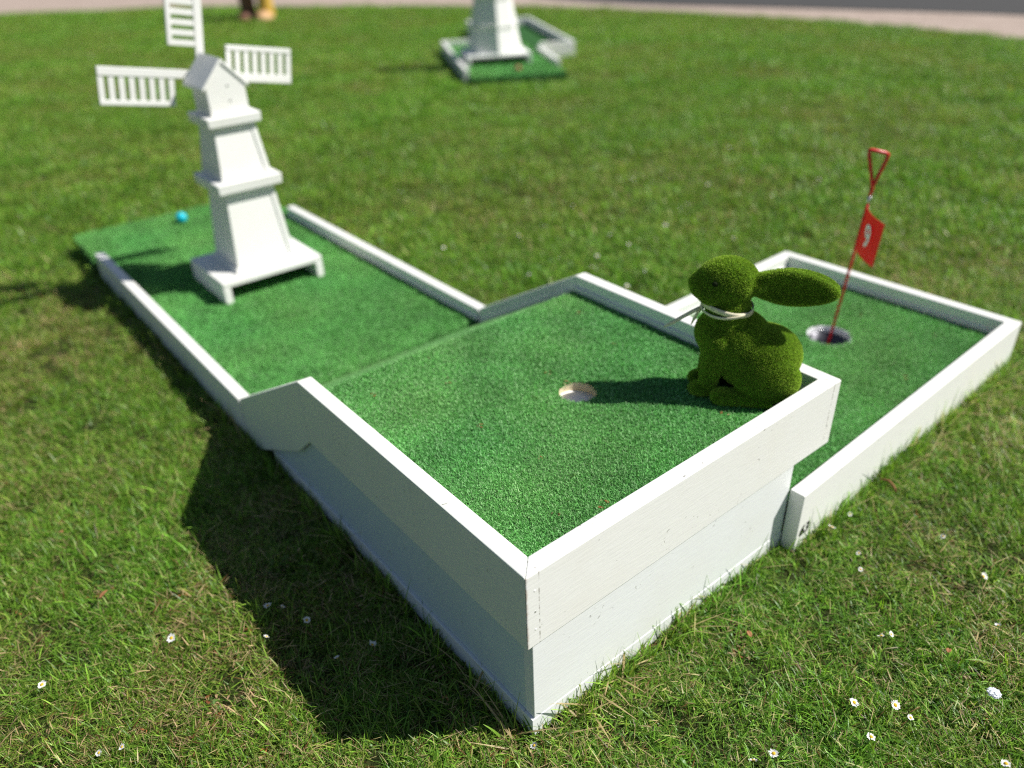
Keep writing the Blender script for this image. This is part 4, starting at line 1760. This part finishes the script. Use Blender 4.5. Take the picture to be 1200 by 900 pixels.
place([(313, 706), (330, 707)], 'white daisy of a close pair in the dark shadow of the box', 'daisies in the shadow of the box', 0.95)
place([(311, 742), (394, 766), (435, 750), (358, 722)],
      'single white daisy in the dark shadow beside the tall box', 'daisies in the shadow of the box', 0.95)
place([(200, 745), (142, 873), (48, 800), (115, 880)],
      'white daisy in sunlit grass on the shadow side of the tall box', 'daisies in sun beyond the shadow', 1.0)
place([(626, 868)], 'small white daisy at the foot of the tall box front corner', None, 0.8)
OPEN = 'daisies on the open grass'
place([(908, 878), (884, 886)], 'white daisy of a close pair in open grass facing the box front', OPEN, 1.0)
place([(1002, 819), (1022, 860), (1050, 823), (1068, 838)], 'white daisy of a loose cluster of four on open grass', OPEN, 1.0)
place([(1045, 740), (1034, 742)], 'white daisy of a touching pair between box front and paper scrap', OPEN, 0.9)
place([(1170, 733)], 'lone small daisy between the paper scrap and the lower green rail', OPEN, 0.9)
place([(1180, 893)], 'lone white daisy in open grass farthest from the white course', OPEN, 1.0)
place([(1009, 665), (1007, 647), (1152, 676), (1105, 629), (996, 602), (975, 617)],
      'white daisy in grass close to the front rail of the lower green', 'daisies by the lower green rail', 0.95)
far_px = [(692, 242), (609, 274), (672, 240), (807, 237), (805, 248), (797, 241), (817, 180), (855, 173), (895, 199), (870, 197), (715, 273),
          (737, 286), (761, 289), (769, 287), (693, 312), (757, 317), (860, 277), (743, 209), (922, 170), (640, 262), (700, 300), (780, 262),
          (610, 200), (830, 215), (905, 230), (1080, 215), (1085, 205), (960, 210), (520, 290), (470, 225), (620, 320), (655, 300), (735, 335)]
place(far_px, 'blurred white daisy on the lawn behind the course', 'daisies on the far lawn', 0.95, h=0.034)


def dead_leaf(px, py, label, size, rz):
    p = px_ground(px, py, 0.028)
    bm = bmesh.new()
    rows = []
    for i in range(7):
        s = i / 6
        w = 0.32 * math.sin(math.pi * min(1, s * 0.92 + 0.06)) ** 0.8
        z = 0.12 * math.sin(s * 3.0)
        rows.append([bm.verts.new((s - 0.5, k * w, z + 0.10 * abs(k))) for k in (-1, -0.45, 0, 0.5, 1)])
    for A, B in zip(rows, rows[1:]):
        for j in range(4):
            bm.faces.new((A[j], A[j + 1], B[j + 1], B[j]))
    o = finish('dry_leaf', bm, M_DEADLEAF, None, smooth=True)
    sd = o.modifiers.new('thick', 'SOLIDIFY')
    sd.thickness = 0.02
    o.scale = (size, size, size)
    o.location = (p.x, p.y, 0.026)
    o.rotation_euler = (random.uniform(-.3, .3), random.uniform(-.3, .3), rz)
    tag(o, label, 'dry leaf')


dead_leaf(122, 696, 'curled dry orange-brown leaf in sunlit grass beside the box shadow', 0.020, 0.6)
dead_leaf(71, 623, 'small faded brown leaf lying in grass beyond the box shadow', 0.014, 2.1)
dead_leaf(878, 742, 'red-brown dry leaf in the bare patch before the box front', 0.013, 1.2)
dead_leaf(1112, 762, 'pale brown dry leaf on open grass among the daisies', 0.014, 0.3)

p = px_ground(1043, 568, 0.03)
bm = bmesh.new()
bm_tube(bm, [(-0.022, 0.006, 0.004), (-0.008, 0.001, 0.009), (0.006, -0.001, 0.010), (0.022, 0.004, 0.006)], [0.0022, 0.0028, 0.0028, 0.0016], 8)
o = finish('twig', bm, M_TWIG, None, smooth=True)
o.location = (p.x, p.y, 0.026)
o.rotation_euler = (0, 0, math.radians(75))
tag(o, 'short curved brown twig on grass beside the lower green front rail', 'twig')

p = px_ground(1165, 812, 0.03)
bm = bmesh.new()
bmesh.ops.create_icosphere(bm, subdivisions=3, radius=0.0095)
for v in bm.verts:
    n_ = v.co.normalized()
    v.co *= 0.75 + 0.45 * abs(math.sin(n_.x * 7 + n_.y * 5) * math.cos(n_.z * 6 - n_.x * 4))
    v.co.z *= 0.4
o = finish('paper_scrap', bm, M_PAPER, None)
o.location = (p.x, p.y, 0.030)
tag(o, 'crumpled white scrap of paper lying in the open grass', 'litter')
